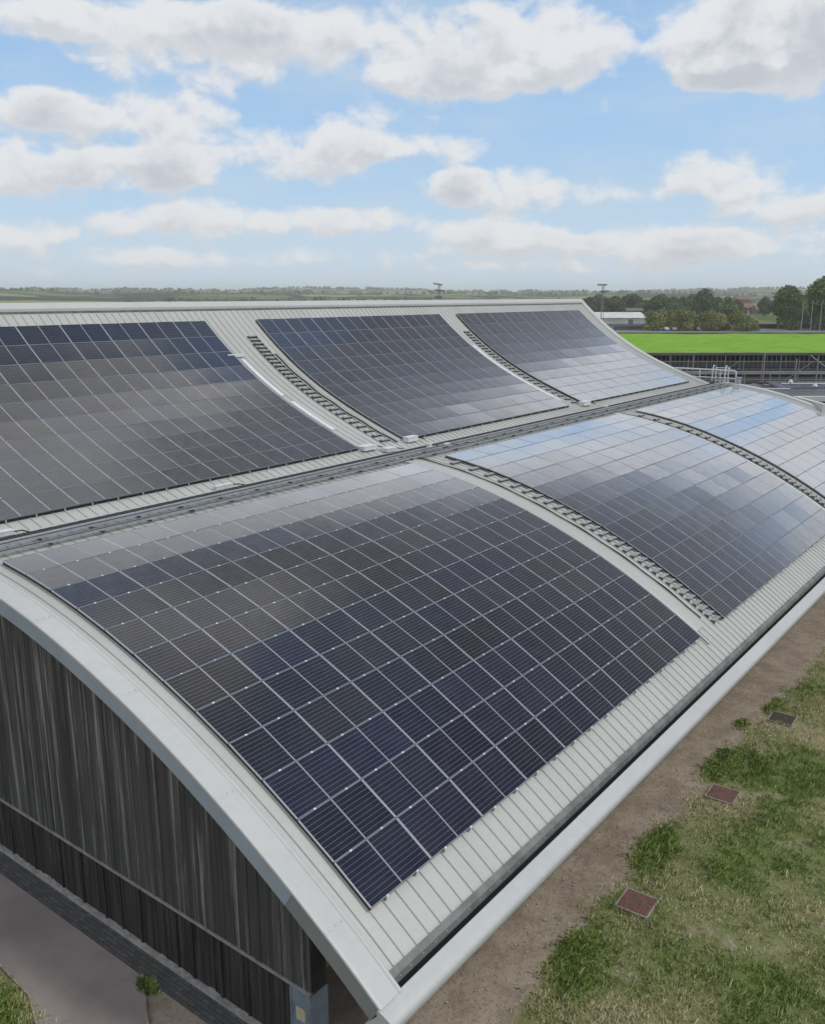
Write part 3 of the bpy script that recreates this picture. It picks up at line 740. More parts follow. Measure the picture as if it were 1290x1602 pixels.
# grass blades in tufts on the near ground
def make_blades():
    V = []; RN = []; DR = []; n_t = 0
    tx = []; 
    for _ in range(56000):
        # denser where the picture shows it largest
        x = -1+40*random.random()**1.7; y = -12.0-9.5*random.random()**1.1
        if random.random() < .05: x, y = random.uniform(-4.8, -2.95), random.uniform(-6, -3.3)
        elif random.random() < .012: x, y = random.gauss(-1.28, .07), random.gauss(-6.4, .25)
        g, d = ground_masks(x, y)
        if any(abs(x-cx_) < .37 and abs(y+13.25) < .37 for cx_ in (7.13, 12.95)): continue
        if random.random() > g**1.6: continue
        h = random.uniform(.04, .10)*(.6+.7*g)*(1.35 if d < .3 else 1.); lean = random.uniform(.3, 1.2)
        for k in range(7):
            a = random.uniform(0, 6.283); bx, by = x+random.gauss(0, .045), y+random.gauss(0, .045)
            hh = h*random.uniform(.5, 1.2); w = random.uniform(.006, .012)
            lx, ly = math.cos(a)*hh*lean, math.sin(a)*hh*lean
            px, py = -math.sin(a)*w, math.cos(a)*w; z0 = GZ-.005
            V += [(bx-px, by-py, z0), (bx+px, by+py, z0), (bx+lx*.5+px*.7, by+ly*.5+py*.7, z0+hh*.7), (bx+lx, by+ly, z0+hh*.95)]
            r_ = random.random(); dd = min(max(d+random.gauss(0, .22), 0), 1)
            RN += [r_]*4; DR += [dd]*4
    F = np.arange(len(V)).reshape(-1, 4)
    o = raw_mesh('grass', V, F, M['blade'], attrs=dict(rnd=RN, dry=DR)); tag(o, 'short patchy green and straw coloured grass on the bare soil', 'grass', kind='stuff')
make_blades()
# small stones on the soil strip
V = []; F = []; 
for _ in range(2600):
    x = random.uniform(-1, 34); y = random.uniform(-14.5, -10.8); r_ = random.uniform(.008, .03)
    n = len(V); zz = GZ+.01
    c = [(r_, 0), (0, r_), (-r_, 0), (0, -r_)]
    V += [(x+a*random.uniform(.6, 1.3), y+b_*random.uniform(.6, 1.3), zz-.01) for a, b_ in c]+[(x, y, zz+r_*.7)]
    F += [(n, n+1, n+4), (n+1, n+2, n+4), (n+2, n+3, n+4), (n+3, n, n+4)]
o = raw_mesh('gravel', V, F, M['concrete']); tag(o, 'scattered small pale stones on the soil strip', 'gravel', kind='stuff')

# paths by the end wall
mb = MB(); p4 = ground_at(62, 1602); mb.poly([(-1.19, 14, GZ+.05), (-2.62, 14, GZ+.05), (-2.77, -3.39, GZ+.05), (-2.86, -4.75, GZ+.05), (-3.3, -5.9, GZ+.05), (-6.2, -11.9, GZ+.05), (-4.6, -12.6, GZ+.05), (-1.86, -7.13, GZ+.05), (-1.19, -6.1, GZ+.05)])
o = mb.build('path', M['tarmac']); tag(o, kind='structure')
mb = MB(); mb.box(-1.17, XW-.06, -10.6, 14, GZ-.05, GZ+.045); o = mb.build('paved_strip', M['paver']); tag(o, kind='structure')
def kerb(pts, lab):
    mb = MB()
    for (a, b_) in zip(pts[:-1], pts[1:]):
        a, b_ = Vector((*a, 0)), Vector((*b_, 0)); d = (b_-a).normalized(); n_ = Vector((-d.y, d.x, 0))*.025
        q = [a-n_, b_-n_, b_+n_, a+n_]; z0, z1 = GZ-.05, GZ+.065
        mb.poly([(v.x, v.y, z1) for v in q])
        for k in range(4): mb.quad((q[k].x, q[k].y, z0), (q[(k+1) % 4].x, q[(k+1) % 4].y, z0), (q[(k+1) % 4].x, q[(k+1) % 4].y, z1), (q[k].x, q[k].y, z1))
    o = mb.build('path_edging', M['tan']); tag(o, lab, 'edging')
kerb([(-2.64, 14), (-2.79, -3.39), (-2.88, -4.76), (-3.33, -5.92), (-6.25, -11.9)], 'thin pale concrete edging on the left side of the tarmac path')
kerb([(-1.16, -6.08), (-1.83, -7.12), (-4.57, -12.6)], 'thin pale concrete edging where the tarmac path meets the soil')
for cx_, lab in ((7.13, 'rust red square drain cover in the grass, nearest of the three'), (12.95, 'rust red square drain cover in the grass, middle of the three'), (18.75, 'dark overgrown square drain cover, farthest of the three')):
    root = empty('drain_cover', (cx_, -13.25, GZ), (0, 0, R(2))); tag(root, lab, 'drain cover', 'rusty drain covers')
    mb = MB(); a, b_ = .395, .36
    for (x0, x1, y0, y1) in ((-a, a, -a, -b_), (-a, a, b_, a), (-a, -b_, -b_, b_), (b_, a, -b_, b_)): mb.box(x0, x1, y0, y1, -.1, .055)
    mb.build('surround', M['tan'], root)
    mb = MB(); mb.box(-b_+.006, b_-.006, -b_+.006, b_-.006, -.05, .045)
    PM = M['rust'] if cx_ < 18 else M['moss']
    for k in range(7): mb.box(-.3, .3, -.3+k*.1-.012, -.3+k*.1+.012, .045, .053)
    mb.build('plate', PM, root)
    mb = MB(); mb.box(-.05, .05, -.30, -.27, .0535, .07); mb.box(-.05, .05, .27, .30, .0535, .07); mb.build('handle', M['rust'], root)

# ------------------------------------------------------------------ trees
def leaf_cloud(blobs, n, size, seed, squash=1.):
    r_ = np.random.default_rng(seed); B = np.array(blobs); vol = (B[:, 3]**2); pr = vol/vol.sum()
    k = r_.choice(len(B), n, p=pr); u = r_.normal(size=(n, 3)); u /= np.linalg.norm(u, axis=1)[:, None]
    rad = B[k, 3]*(.62+.42*r_.random(n)**.6); P = B[k, :3]+u*rad[:, None]*np.array([1, 1, squash])
    nrm = u+r_.normal(size=(n, 3))*.7; nrm /= np.linalg.norm(nrm, axis=1)[:, None]
    a = np.cross(nrm, r_.normal(size=(n, 3))); a /= np.linalg.norm(a, axis=1)[:, None]; b = np.cross(nrm, a)
    s = size*(.5+r_.random(n)); a *= s[:, None]; b *= (s*.7)[:, None]
    V = np.stack([P-a-b*.3, P-a*.2-b, P+a*.9, P+a*.1+b], 1).reshape(-1, 3); F = np.arange(4*n).reshape(-1, 4)
    rn = np.repeat(np.clip(r_.normal(.5, .22, n)+.25*(r_.random(len(B))[k]-.5)*2, 0, 1), 4)
    return V, F, rn
def tree_meshes(kind, seed, h, wid, n, size, mat, blobs=11, low=.25):
    r_ = random.Random(seed); bl = []
    for i in range(blobs):
        t = r_.random(); a = r_.uniform(0, 6.283); rr_ = wid*.5*math.sin(math.pi*(.18+.78*t))**.8*r_.uniform(.35, .75)
        bl.append((math.cos(a)*rr_, math.sin(a)*rr_, h*(low+(.86-low)*t), wid*r_.uniform(.16, .30)))
    bl.append((0, 0, h*.55, wid*.30)); bl.append((r_.uniform(-.5, .5), 0, h-wid*.17, wid*.17))
    V, F, rn = leaf_cloud(bl, n, size, seed)
    V[:, 2] = np.maximum(V[:, 2], .1)
    crown = raw_mesh('crown', V, F, M[mat], attrs=dict(rnd=rn)); 
    mb = MB(); mb.tube([(0, 0, -.2), (.05, 0, h*.3), (.1, .1, h*.7)], wid*.035, 7, r2=wid*.012)
    for b_ in bl[:6]: mb.tube([(0.04, 0, h*.25), (b_[0]*.5, b_[1]*.5, h*.25+(b_[2]-h*.25)*.6), b_[:3]], wid*.015, 5, r2=wid*.005)
    trunk = mb.build('trunk', M['bark'])
    cm, tm = crown.data, trunk.data
    bpy.data.objects.remove(crown); bpy.data.objects.remove(trunk)
    return cm, tm
TM = {'big1': tree_meshes('b', 11, 20, 15, 9000, .42, 'leaf_a', 16, .18), 'big2': tree_meshes('b', 12, 20, 16, 9000, .42, 'leaf_b', 16, .15),
      'big3': tree_meshes('b', 15, 16, 13, 8000, .40, 'leaf_a', 14, .15),
      'mid1': tree_meshes('m', 21, 12, 10, 3500, .45, 'leaf_a', 10, .15), 'mid2': tree_meshes('m', 22, 12, 10, 3500, .45, 'leaf_b', 10, .15), 'mid3': tree_meshes('m', 27, 11, 10, 3500, .45, 'leaf_d', 9, .15),
      'bush1': tree_meshes('s', 31, 7, 9, 3200, .30, 'leaf_c', 9, .12), 'bush2': tree_meshes('s', 32, 6, 9, 3200, .30, 'leaf_c', 9, .12), 'bush3': tree_meshes('s', 33, 6, 8, 2800, .28, 'leaf_a', 9, .12)}
def tree(kind, px, D, ytop, lab, cat='tree', group=None, wide=1., name='tree'):
    """base on the ground D metres off in the direction of photo column px, crown reaching photo row ytop"""
    p = at(px, 700, D); top = at(px, ytop, D).z; h0 = {'b': 20, 'm': 12, 's': 6.5}[kind[0] if kind[:4] != 'bush' else 's']
    if kind == 'big3': h0 = 16
    s = (top-GZ)/h0
    root = empty(name, (p.x, p.y, GZ), (0, 0, random.uniform(0, 6.28))); root.scale = (s*wide, s*wide, s)
    tag(root, lab, cat, group)
    c = bpy.data.objects.new('crown', TM[kind][0]); c.parent = root; col.objects.link(c)
    t = bpy.data.objects.new('trunk', TM[kind][1]); t.parent = root; col.objects.link(t)
g = 'tall trees at the right behind the green roof'
tree('big3', 1213, 412, 450, 'leftmost tall tree of the right hand group behind the dark fence', group=g, wide=1.15)
tree('big2', 1243, 450, 456, 'middle tall tree with a gap beside it in the right hand group', group=g, wide=.8)
tree('big3', 1270, 405, 437, 'tallest rounded tree of the right hand group', group=g, wide=1.25)
tree('big1', 1312, 415, 436, 'tall tree cut by the right edge of the picture', group=g, wide=1.1)
tree('big3', 1226, 392, 462, 'lower dense tree in front of the right hand tall group', group=g, wide=.9)
tree('big3', 1295, 390, 478, 'lowest yellowish tree at the right picture edge', group=g, wide=.9)
tree('mid2', 1083, 560, 455, 'single dark tree rising above the hedge line', wide=1.0)
tree('mid2', 1175, 640, 466, 'dark tree above the red roofed houses', wide=1.0)
g = 'olive green bushes behind the car park'
xs = [1008, 1022, 1038, 1052, 1066, 1082, 1098, 1112, 1128, 1143, 1156]
for i, x in enumerate(xs): tree(['bush1', 'bush2', 'bush3'][i % 3], x, 372+(i*7) % 20, [489, 486, 487, 486, 488, 487, 489, 490, 490, 491, 494][i], f'rounded olive green bush beyond the green roof, {ORD[i]} from the left', 'bush', g, 1.05, 'bush')
g = 'trees of the distant belt'
for i in range(22):
    x = 902+i*10.8+random.uniform(-3, 3); tree(['mid1', 'mid2', 'mid2', 'mid3'][(i*7) % 4] if i < 99 else 'mid1', x, 600+random.uniform(-50, 60), 464+random.uniform(-2, 4), f'tree in the distant belt right of the roof ridge, {(ORD+["twenty first","twenty second","twenty third","twenty fourth","twenty fifth","twenty sixth"])[i]} from left', 'tree', g, 1.25)
g = 'tall trees at the right behind the green roof'
tree('big3', 1254, 425, 458, 'tree filling the gap behind the lighting columns', group=g, wide=1.1)
tree('big1', 1290, 432, 441, 'tree between the tallest one and the picture edge', group=g, wide=1.0)
# far woods: one mass per belt
def wood(name, az0, az1, r0, r1, n, hgt, size, mat, lab, zf=None, seed=5):
    r_ = np.random.default_rng(seed); az = r_.uniform(az0, az1, n); rr_ = r_.uniform(r0, r1, n)
    cl = np.array([noise.noise(Vector((a*60, b_*.004, seed))) for a, b_ in zip(az, rr_)])
    keep = cl > -.12; az, rr_, cl = az[keep], rr_[keep], cl[keep]
    B = []
    for a, b_, c in zip(az, rr_, cl):
        x, y = CAM.x+math.cos(a)*b_, CAM.y+math.sin(a)*b_; z = zf(x, y) if zf else GZ; h = hgt*(.6+.6*min(max(c+.3, 0), 1))
        B.append((x, y, z+h*.45, h*.55))
    V, F, rn = leaf_cloud(B, len(B)*14, size, seed, .9)
    o = raw_mesh(name, V, F, M[mat], attrs=dict(rnd=rn)); tag(o, lab, 'woodland', kind='stuff')
# hills
def hill_h(x, y):
    dx, dy = x-CAM.x, y-CAM.y; r_ = math.hypot(dx, dy); a = math.atan2(dy, dx)
    base = fbm(math.cos(a)*3.2+9, math.sin(a)*3.2, 1.3, 4, 3.)
    left = min(max((a-.60)/.5, 0), 1)
    h = 0
    for (r0, w, am, ph) in ((2300, 700, 17+13*left, 1.7), (4200, 1300, 33+16*left, 6.1), (5600, 900, 40-8*left, 11.3)):
        k = math.exp(-((r_-r0)/w)**2); f = fbm(math.cos(a)*5+ph, math.sin(a)*5, 1.1, 4, ph)
        h = max(h, k*am*(.85+.45*f))
    return GZ+h+6*fbm(x, y, .0016, 3, 1.)*min(max((r_-1300)/900, 0), 1)*min(h/10, 1) - .4
azs = np.linspace(YAW-1.15, YAW+1.15, 460); rs = np.concatenate([np.linspace(1250, 5200, 80), np.linspace(5300, 6600, 10)])
AA, RR = np.meshgrid(azs, rs, indexing='ij'); HX = CAM.x+np.cos(AA)*RR; HY = CAM.y+np.sin(AA)*RR
HZ = np.array([[hill_h(x, y) for x, y in zip(a, b_)] for a, b_ in zip(HX, HY)])
idx = np.arange(HX.size).reshape(HX.shape); F = np.stack([idx[:-1, :-1], idx[:-1, 1:], idx[1:, 1:], idx[1:, :-1]], -1).reshape(-1, 4)
o = raw_mesh('hills', np.stack([HX, HY, HZ], -1).reshape(-1, 3), F, M['hill']); o.data.polygons.foreach_set('use_smooth', [True]*len(F)); tag(o, kind='structure')
wood('far_woodland', YAW-.55, YAW+.55, 1900, 2900, 900, 8, 2.2, 'leaf_a', 'far woods scattered over the nearer hills', hill_h, 5)
wood('hilltop_woodland', YAW-.55, YAW+.55, 3600, 5000, 2200, 9, 4., 'leaf_b', 'hazy woods along the top of the distant hills', hill_h, 9)
wood('distant_tree_belt', YAW-.55, YAW+.30, 1150, 1500, 330, 10, 1.9, 'leaf_b', 'long dark belt of trees below the hills', None, 14)

# ------------------------------------------------------------------ the green roofed building beyond
zr = -1.5
c0 = ground_at(940, 552, zr); c1 = ground_at(1480, 552, zr); d0 = ground_at(940, 522, zr); d1 = ground_at(1480, 522, zr)
grb = empty('green_roofed_building', (c0.x, c0.y, GZ)); tag(grb, 'low wide building with bright green planted roof and dark slatted front', 'building')
def gp(mb, nm, mt, parent=None, smooth=False):
    o = mb.build(nm, mt, parent or grb, smooth)
    if parent is None: o.location = -grb.location
    return o
ex = (c1-c0).normalized(); LBL = (c1-c0).length*1.7; ey = Vector((-ex.y, ex.x, 0)); ey = ey if ey.dot(_fh) > 0 else -ey
def P3(u, v, z): q = c0+ex*u+ey*v; return Vector((q.x, q.y, z))
def gbox(mb, u0, u1, v0, v1, z0, z1):
    Mx = Matrix((( ex.x, ey.x, 0, c0.x), (ex.y, ey.y, 0, c0.y), (0, 0, 1, 0), (0, 0, 0, 1))); mb.box(u0, u1, v0, v1, z0, z1, M=Mx)
DEP = (d0-c0).dot(ey)
mb = MB(); nu, nv = 60, 40
for i in range(nu):
    for j in range(nv):
        def zz(a, b_): q = P3(a/nu*LBL, .5+b_/nv*(DEP-1), 0); return P3(a/nu*LBL, .5+b_/nv*(DEP-1), zr+.12*fbm(q.x, q.y, .3, 3, 4.))
        mb.quad(zz(i, j), zz(i+1, j), zz(i+1, j+1), zz(i, j+1))
gp(mb, 'planted_roof', M['sedum'], smooth=True)
mb = MB(); gbox(mb, 0, LBL, 0, DEP, GZ, zr-.35); gp(mb, 'wall', M['black'])
mb = MB(); gbox(mb, -.3, LBL, -.35, .5, zr-.30, zr+.03); gbox(mb, -.3, LBL, DEP-.4, DEP+.4, zr-.3, zr+.25); gp(mb, 'parapet', M['brownwall'])
mb = MB(); gbox(mb, 0, LBL, -.10, -.004, zr-1.95, zr-1.05); gp(mb, 'cladding_band', M['panelwall'])
mb = MB(); gbox(mb, 0, LBL, -1.6, -1.2, zr-2.72, zr-2.30); gp(mb, 'pale_beam', M['beam'])
mb = MB()
for k in range(160): gbox(mb, k*.62, k*.62+(.10 if k % 5 else .22), -.2, -.11, zr-1.9 if k % 3 else zr-2.2, zr-.31)
gp(mb, 'slat', M['brownwall'])
for k in range(24): mb = MB(); u = 2+k*3.4; gbox(mb, u, u+.16, -1.5, -1.3, GZ, zr-2.73); gp(mb, 'post', M['wire'])
mb = MB(); gbox(mb, 0, LBL, -.12, -.004, zr-4.0, zr-3.2); gp(mb, 'inner_band', M['brownwall'])
sc_ = empty('scaffold_frame', (c0.x, c0.y, GZ)); tag(sc_, 'grey scaffold like frame of posts and rails before the slatted front', 'scaffold')
def sp(mb, nm): o = mb.build(nm, M['wire'], sc_); o.location = -sc_.location
for k in range(30): mb = MB(); u = 1.2+k*2.45; mb.tube([P3(u, -2.6, GZ), P3(u, -2.6, zr-.15-.5*(k % 3))], .045, 5); sp(mb, 'post')
for z_ in (-.95, -1.95, -3.3, -4.4): mb = MB(); mb.tube([P3(0, -2.6, zr+z_), P3(75, -2.6, zr+z_)], .04, 5); sp(mb, 'rail')
for k in range(7): mb = MB(); u = 3+k*9.8; mb.tube([P3(u, -2.65, zr-4.4), P3(u+4.9, -2.65, zr-.95)], .035, 5); sp(mb, 'brace')
# thin poles in front of it
for i, (px, yt, D) in enumerate(((1183, 552, 108), (1265, 556, 104), (1232, 560, 106), (1074, 556, 110))):
    p = at(px, 700, D); zt = at(px, yt, D).z; root = empty('thin_pole', (p.x, p.y, GZ)); tag(root, ['tallest thin grey pole before the slatted front', 'thin grey pole nearest the right picture edge', 'thin grey pole between two others near right edge', 'thin grey pole just above the white guard rail'][i], 'pole', 'thin poles before the slatted front')
    mb = MB(); mb.tube([(0, 0, 0), (0, 0, zt-GZ)], .085, 6, r2=.06); mb.build('shaft', M['wire'], root)
    mb = MB(); mb.tube([(0, 0, 0), (0, 0, .12)], .14, 8); mb.build('base_plate', M['wire'], root)
a, b_ = at(1268, 556, 112), at(1310, 588, 100); mb = MB(); mb.tube([a, b_], .05, 5); o = mb.build('stay_cable', M['wire']); tag(o, 'slanting stay cable before the slatted front at right edge', 'cable')
mb = MB(); q_ = [(56, -40), (56, 60), (125, 60), (125, -40)]; mb.poly([(x, y, GZ+.03) for x, y in q_][::-1]); o = mb.build('yard', M['yardmat']); tag(o, kind='structure')
# yard roofs, plant and railings between the halls
def unit(px, py, D, w, d, h, name, cat, lab, mt='slate', ang=0., wall='greywall'):
    """lies with the top front edge at pixel px, py"""
    p = at(px, py, D); root = empty(name, (p.x, p.y, GZ), (0, 0, YAW-math.pi/2+ang)); tag(root, lab, cat)
    H = p.z-GZ; mb = MB(); mb.box(-w/2, w/2, 0, d, 0, H-.12); mb.build('wall', M[wall], root)
    mb = MB(); mb.poly([(-w/2-.2, -.2, H-.1), (w/2+.2, -.2, H-.1), (w/2+.2, d+.2, H+h), (-w/2-.2, d+.2, H+h)]); mb.poly([(-w/2-.2, -.2, H-.115), (w/2+.2, -.2, H-.115), (w/2+.2, -.2, H-.0), (-w/2-.2, -.2, H-.0)])
    nseam = int(w/.8)
    for k in range(nseam): x = -w/2+k*.8; mb.poly([(x, -.2, H-.06), (x+.08, -.2, H-.06), (x+.08, d+.2, H+h+.04), (x, d+.2, H+h+.04)])
    mb.build('roof', M[mt], root); return root
unit(1158, 610, 80, 4.5, 3, .2, 'flat_roofed_store', 'store', 'low grey roofed store just beyond the far gable', 'slate')
unit(1266, 606, 86, 5, 3, .25, 'flat_roofed_store', 'store', 'wide grey roofed store left of the dark red opening', 'slate')
unit(1222, 622, 76, 5, 3, .2, 'flat_roofed_store', 'store', 'small grey roofed store nearest the far gable', 'slate')
# building with the pale frame and the dark red opening at the right edge
p = at(1275, 628, 70); root = empty('open_fronted_shed', (p.x, p.y, GZ), (0, 0, YAW-math.pi/2)); tag(root, 'shed with pale coping and dark red inside at the right picture edge', 'shed')
H = p.z-GZ
mb = MB(); mb.box(-1.2, 7, 0, .4, H+.0, H+.35); mb.box(-1.5, -1.2, -4.5, .4, H-.6, H+.35); mb.build('coping', M['palewall'], root)
mb = MB(); mb.box(-1.1, 7, .15, 8, 0, H); mb.build('red_wall', M['darkred'], root)
mb = MB(); mb.quad((-1.2, .4, H+.1), (7, .4, H+.1), (7, 8, H+.1), (-1.2, 8, H+.1)); mb.build('roof', M['slate'], root)
for i, (px, py, D, w_, lab) in enumerate(((1205, 608, 79, 3.2, 'white tubular railing on the yard roofs, left one'), (1270, 600, 88, 5.5, 'white tubular railing on the yard roofs, right one'), (1238, 616, 75, 2.4, 'white tubular railing on the yard roofs, nearest one'))):
    p = at(px, py, D); root = empty('yard_railing', (p.x, p.y, p.z-1.1), (0, 0, YAW-math.pi/2)); tag(root, lab, 'railing', 'railings on the yard roofs')
    mb = MB(); mb.tube([(-w_/2, 0, 1.1), (w_/2, 0, 1.1)], .05, 6); mb.tube([(-w_/2, 0, .6), (w_/2, 0, .6)], .035, 6); mb.build('rail', M['white'], root)
    for k in range(4): mb = MB(); x = -w_/2+k*w_/3; mb.tube([(x, 0, -.6), (x, 0, 1.1)], .045, 6); mb.build('post', M['white'], root)
for i, (px, py, D, lab) in enumerate(((1236, 598, 82, 'white round lamp head on short post over the yard'), (1274, 604, 78, 'white round lamp head on short post at right edge'))):
    p = at(px, py, D); root = empty('yard_lamp', (p.x, p.y, GZ)); tag(root, lab, 'lamp', 'yard lamps')
    h = p.z-GZ; mb = MB(); mb.tube([(0, 0, 0), (0, 0, h)], .05, 6); mb.build('post', M['wire'], root)
    mb = MB(); mb.tube([(0, 0, h), (0, 0, h+.12), (0, 0, h+.24)], .22, 10, r2=.10); mb.build('lamp_head', M['white'], root, True)
for i in range(14):
    px = 1158+i*10+random.uniform(-4, 4); D = 92+random.uniform(-4, 5); p = at(px, 606+random.uniform(-7, 9), D); root = empty('roof_plant_unit', (p.x, p.y, p.z-1.2), (0, 0, YAW)); tag(root, f'grey ventilation unit in the yard behind the hall, {ORD[i]} from left', 'ventilation unit', 'ventilation units in the yard')
    w_ = random.uniform(.9, 1.8); mb = MB(); mb.box(-w_/2, w_/2, -w_/2, w_/2, 0, 1.2); mb.build('casing', M['greywall' if i % 2 else 'galv'], root)
    mb = MB(); mb.tube([(0, 0, 1.201), (0, 0, 1.4)], w_*.3, 10); mb.build('fan', M['darkmetal'], root)
    mb = MB(); [mb.box(sx*w_*.4-.05, sx*w_*.4+.05, -w_/2, w_/2, -5, -.001) for sx in (-1, 1)]; mb.build('stand', M['wire'], root)

# ------------------------------------------------------------------ car park, fence, warehouses, houses, masts beyond
def strip(px0, px1, y0, y1, nm, mt, dz):
    q = [ground_at(px0, y1, GZ), ground_at(px1, y1, GZ), ground_at(px1, y0, GZ), ground_at(px0, y0, GZ)]
    mb = MB(); mb.poly([(v.x, v.y, GZ+dz) for v in q]); o = mb.build(nm, M[mt]); tag(o, kind='structure'); return o
strip(900, 1500, 514.2, 523, 'road', 'road', .06)
def frontbox(px0, px1, py_top, py_bot, name, cat, lab, wall, roof=None, gable=0., dep=12., group=None):
    a = ground_at(px0, py_bot); b_ = ground_at(px1, py_bot); D = math.hypot(a.x-CAM.x, a.y-CAM.y); Hh = at(px0, py_top, D).z-GZ
    w = (b_-a).length; ang = math.atan2(b_.y-a.y, b_.x-a.x); root = empty(name, (a.x, a.y, GZ), (0, 0, ang)); tag(root, lab, cat, group)
    mb = MB(); hw = Hh-gable; mb.box(0, w, 0, dep, 0, hw)
    if gable: mb.poly([(0, 0, hw), (0, dep, hw), (0, dep/2, Hh-.05)]); mb.poly([(w, 0, hw), (w, dep, hw), (w, dep/2, Hh-.05)])
    mb.build('wall', M[wall], root)
    mb = MB()
    if gable:
        for s in (0, 1):
            y0, y1 = (-.4, dep/2) if s == 0 else (dep+.4, dep/2); z0 = hw-.1
            mb.poly([(-.3, y0, z0), (w+.3, y0, z0), (w+.3, y1, Hh), (-.3, y1, Hh)])
    else: mb.box(-.2, w+.2, -.2, dep+.2, hw+.003, hw+.3)
    mb.build('roof', M[roof or wall], root)
    return root, w, Hh, hw
root, w, Hh, hw = frontbox(905, 1012, 489, 510, 'white_warehouse', 'warehouse', 'long white warehouse behind the bushes right of the roof ridge', 'palewall', 'palewall', 2.2, 30)
mb = MB(); x = w*.72; mb.box(x, x+2.2, -.06, -.003, 0, 3.0); mb.build('shutter', M['greywall'], root)
mb = MB(); mb.box(0, w, -.05, -.004, 0, 0.0+1.0); mb.build('base_band', M['greywall'], root)
root, w, Hh, hw = frontbox(935, 1020, 482, 496, 'brown_warehouse', 'warehouse', 'brown roofed warehouse seen just above the white one', 'brownwall', 'brownwall', 1.5, 25)
mb = MB(); mb.box(w*.4, w*.4+4, -.06, -.003, 0, 3.2); mb.build('door', M['greywall'], root)
root, w, Hh, hw = frontbox(1158, 1181, 496.5, 511, 'white_cabin', 'cabin', 'small white cabin between the bushes and tall trees', 'carwhite', 'carwhite', 1.0, 5)
mb = MB(); mb.box(w*.35, w*.6, -.05, -.003, 0, 2.1); mb.build('door', M['greywall'], root)
for k in (.1, .72): mb = MB(); mb.box(w*k, w*k+.9, -.05, -.003, 1., 2.1); mb.build('window', M['glassdark'], root)
g = 'red brick houses below the far trees'
for i, (a, b_, t_, bt, lab) in enumerate(((1142, 1158, 479, 492, 'red brick house with tiled roof, left of its row'), (1161, 1178, 474, 491, 'red brick house with tiled roof, middle of its row'), (1182, 1202, 477, 492, 'red brick house with tiled roof, right of its row'), (1150, 1172, 463, 484, 'tall red brick house standing behind the row'))):
    root, w, Hh, hw = frontbox(a, b_, t_, bt, 'brick_house', 'house', lab, 'brick', 'rooftile', 3.0, 9, g)
    for k in (.15, .62):
        for z_ in (1., 3.3):
            if z_+1.2 < hw: mb = MB(); mb.box(w*k, w*k+1.3, -.06, -.003, z_, z_+1.2); mb.build('window', M['glassdark'], root)
    mb = MB(); mb.box(w*.46, w*.46+.9, -.06, -.003, 0, 2.0); mb.build('door', M['white'], root)
    mb = MB(); mb.box(w*.8, w*.8+.8, 4.1, 4.9, Hh-1.2, Hh+.9); mb.build('chimney', M['brick'], root)
# dark close boarded fence behind the road
a, b_ = ground_at(1128, 513.5), ground_at(1420, 513.5); L_ = (b_-a).length; ang = math.atan2(b_.y-a.y, b_.x-a.x)
root = empty('dark_fence', (a.x, a.y, GZ), (0, 0, ang)); tag(root, 'long dark boarded fence below the tall trees at right', 'fence')
mb = MB(); mb.box(0, L_, 0, .08, 0, 1.75); mb.build('board_panel', M['black'], root)
for k in range(0, int(L_/3.)): mb = MB(); mb.box(k*3., k*3.+.15, -.1, -.002, 0, 1.9); mb.build('post', M['panelwall'], root) if k < 30 else None
a, b_ = ground_at(960, 516.5), ground_at(1128, 515); L_ = (b_-a).length; ang = math.atan2(b_.y-a.y, b_.x-a.x)
root = empty('low_wall', (a.x, a.y, GZ), (0, 0, ang)); tag(root, 'low grey wall along the car park below the bushes', 'wall')
mb = MB(); mb.box(0, L_, 0, .3, 0, 1.5); mb.build('masonry', M['panelwall'], root); mb = MB(); mb.box(0, L_, -.04, .34, 1.502, 1.62); mb.build('coping', M['slate'], root)
# slim light columns before the tall trees
for i, px in enumerate((1234, 1248, 1262)):
    p = at(px, 700, 350); root = empty('lighting_column', (p.x, p.y, GZ)); tag(root, f'slim pale lighting column before the tall right hand trees, {ORD[i]} from left', 'lighting column', 'lighting columns before the tall trees')
    mb = MB(); mb.tube([(0, 0, 0), (0, 0, 11.5)], .14, 6, r2=.09); mb.build('shaft', M['galv'], root)
    mb = MB(); mb.box(-.6, .6, -.15, .15, 11.5, 11.65); mb.build('lamp_head', M['galv'], root)
# parked cars
def car_meshes():
    sec = [(-2.1, .35), (-2.15, .75), (-1.95, .95), (-1.35, 1.0), (-.75, 1.42), (.75, 1.45), (1.5, .98), (2.1, .85), (2.15, .4)]
    mb = MB(); w = .85; mb.poly([(x, -w, z) for x, z in sec]); mb.poly([(x, w, z) for x, z in sec][::-1])
    for (a, b_) in zip(sec, sec[1:]+sec[:1]): mb.quad((a[0], -w, a[1]), (b_[0], -w, b_[1]), (b_[0], w, b_[1]), (a[0], w, a[1]))
    body = mb.build('body', M['carwhite'])
    mb = MB(); 
    for s in (-1, 1): mb.poly([(-1.2, s*(w+.004), 1.02), (-.72, s*(w+.004), 1.36), (.7, s*(w+.004), 1.39), (1.25, s*(w+.004), 1.03)])
    win = mb.build('window', M['glassdark'])
    mb = MB(); mb.tube([(0, -.1, 0), (0, .1, 0)], .32, 12); wh = mb.build('wheel', M['tyre'])
    r_ = body.data, win.data, wh.data
    for o in (body, win, wh): bpy.data.objects.remove(o)
    return r_
CB, CW, CWH = car_meshes()
cars = [1030, 1041, 1053, 1064, 1077, 1092, 1104, 1118]
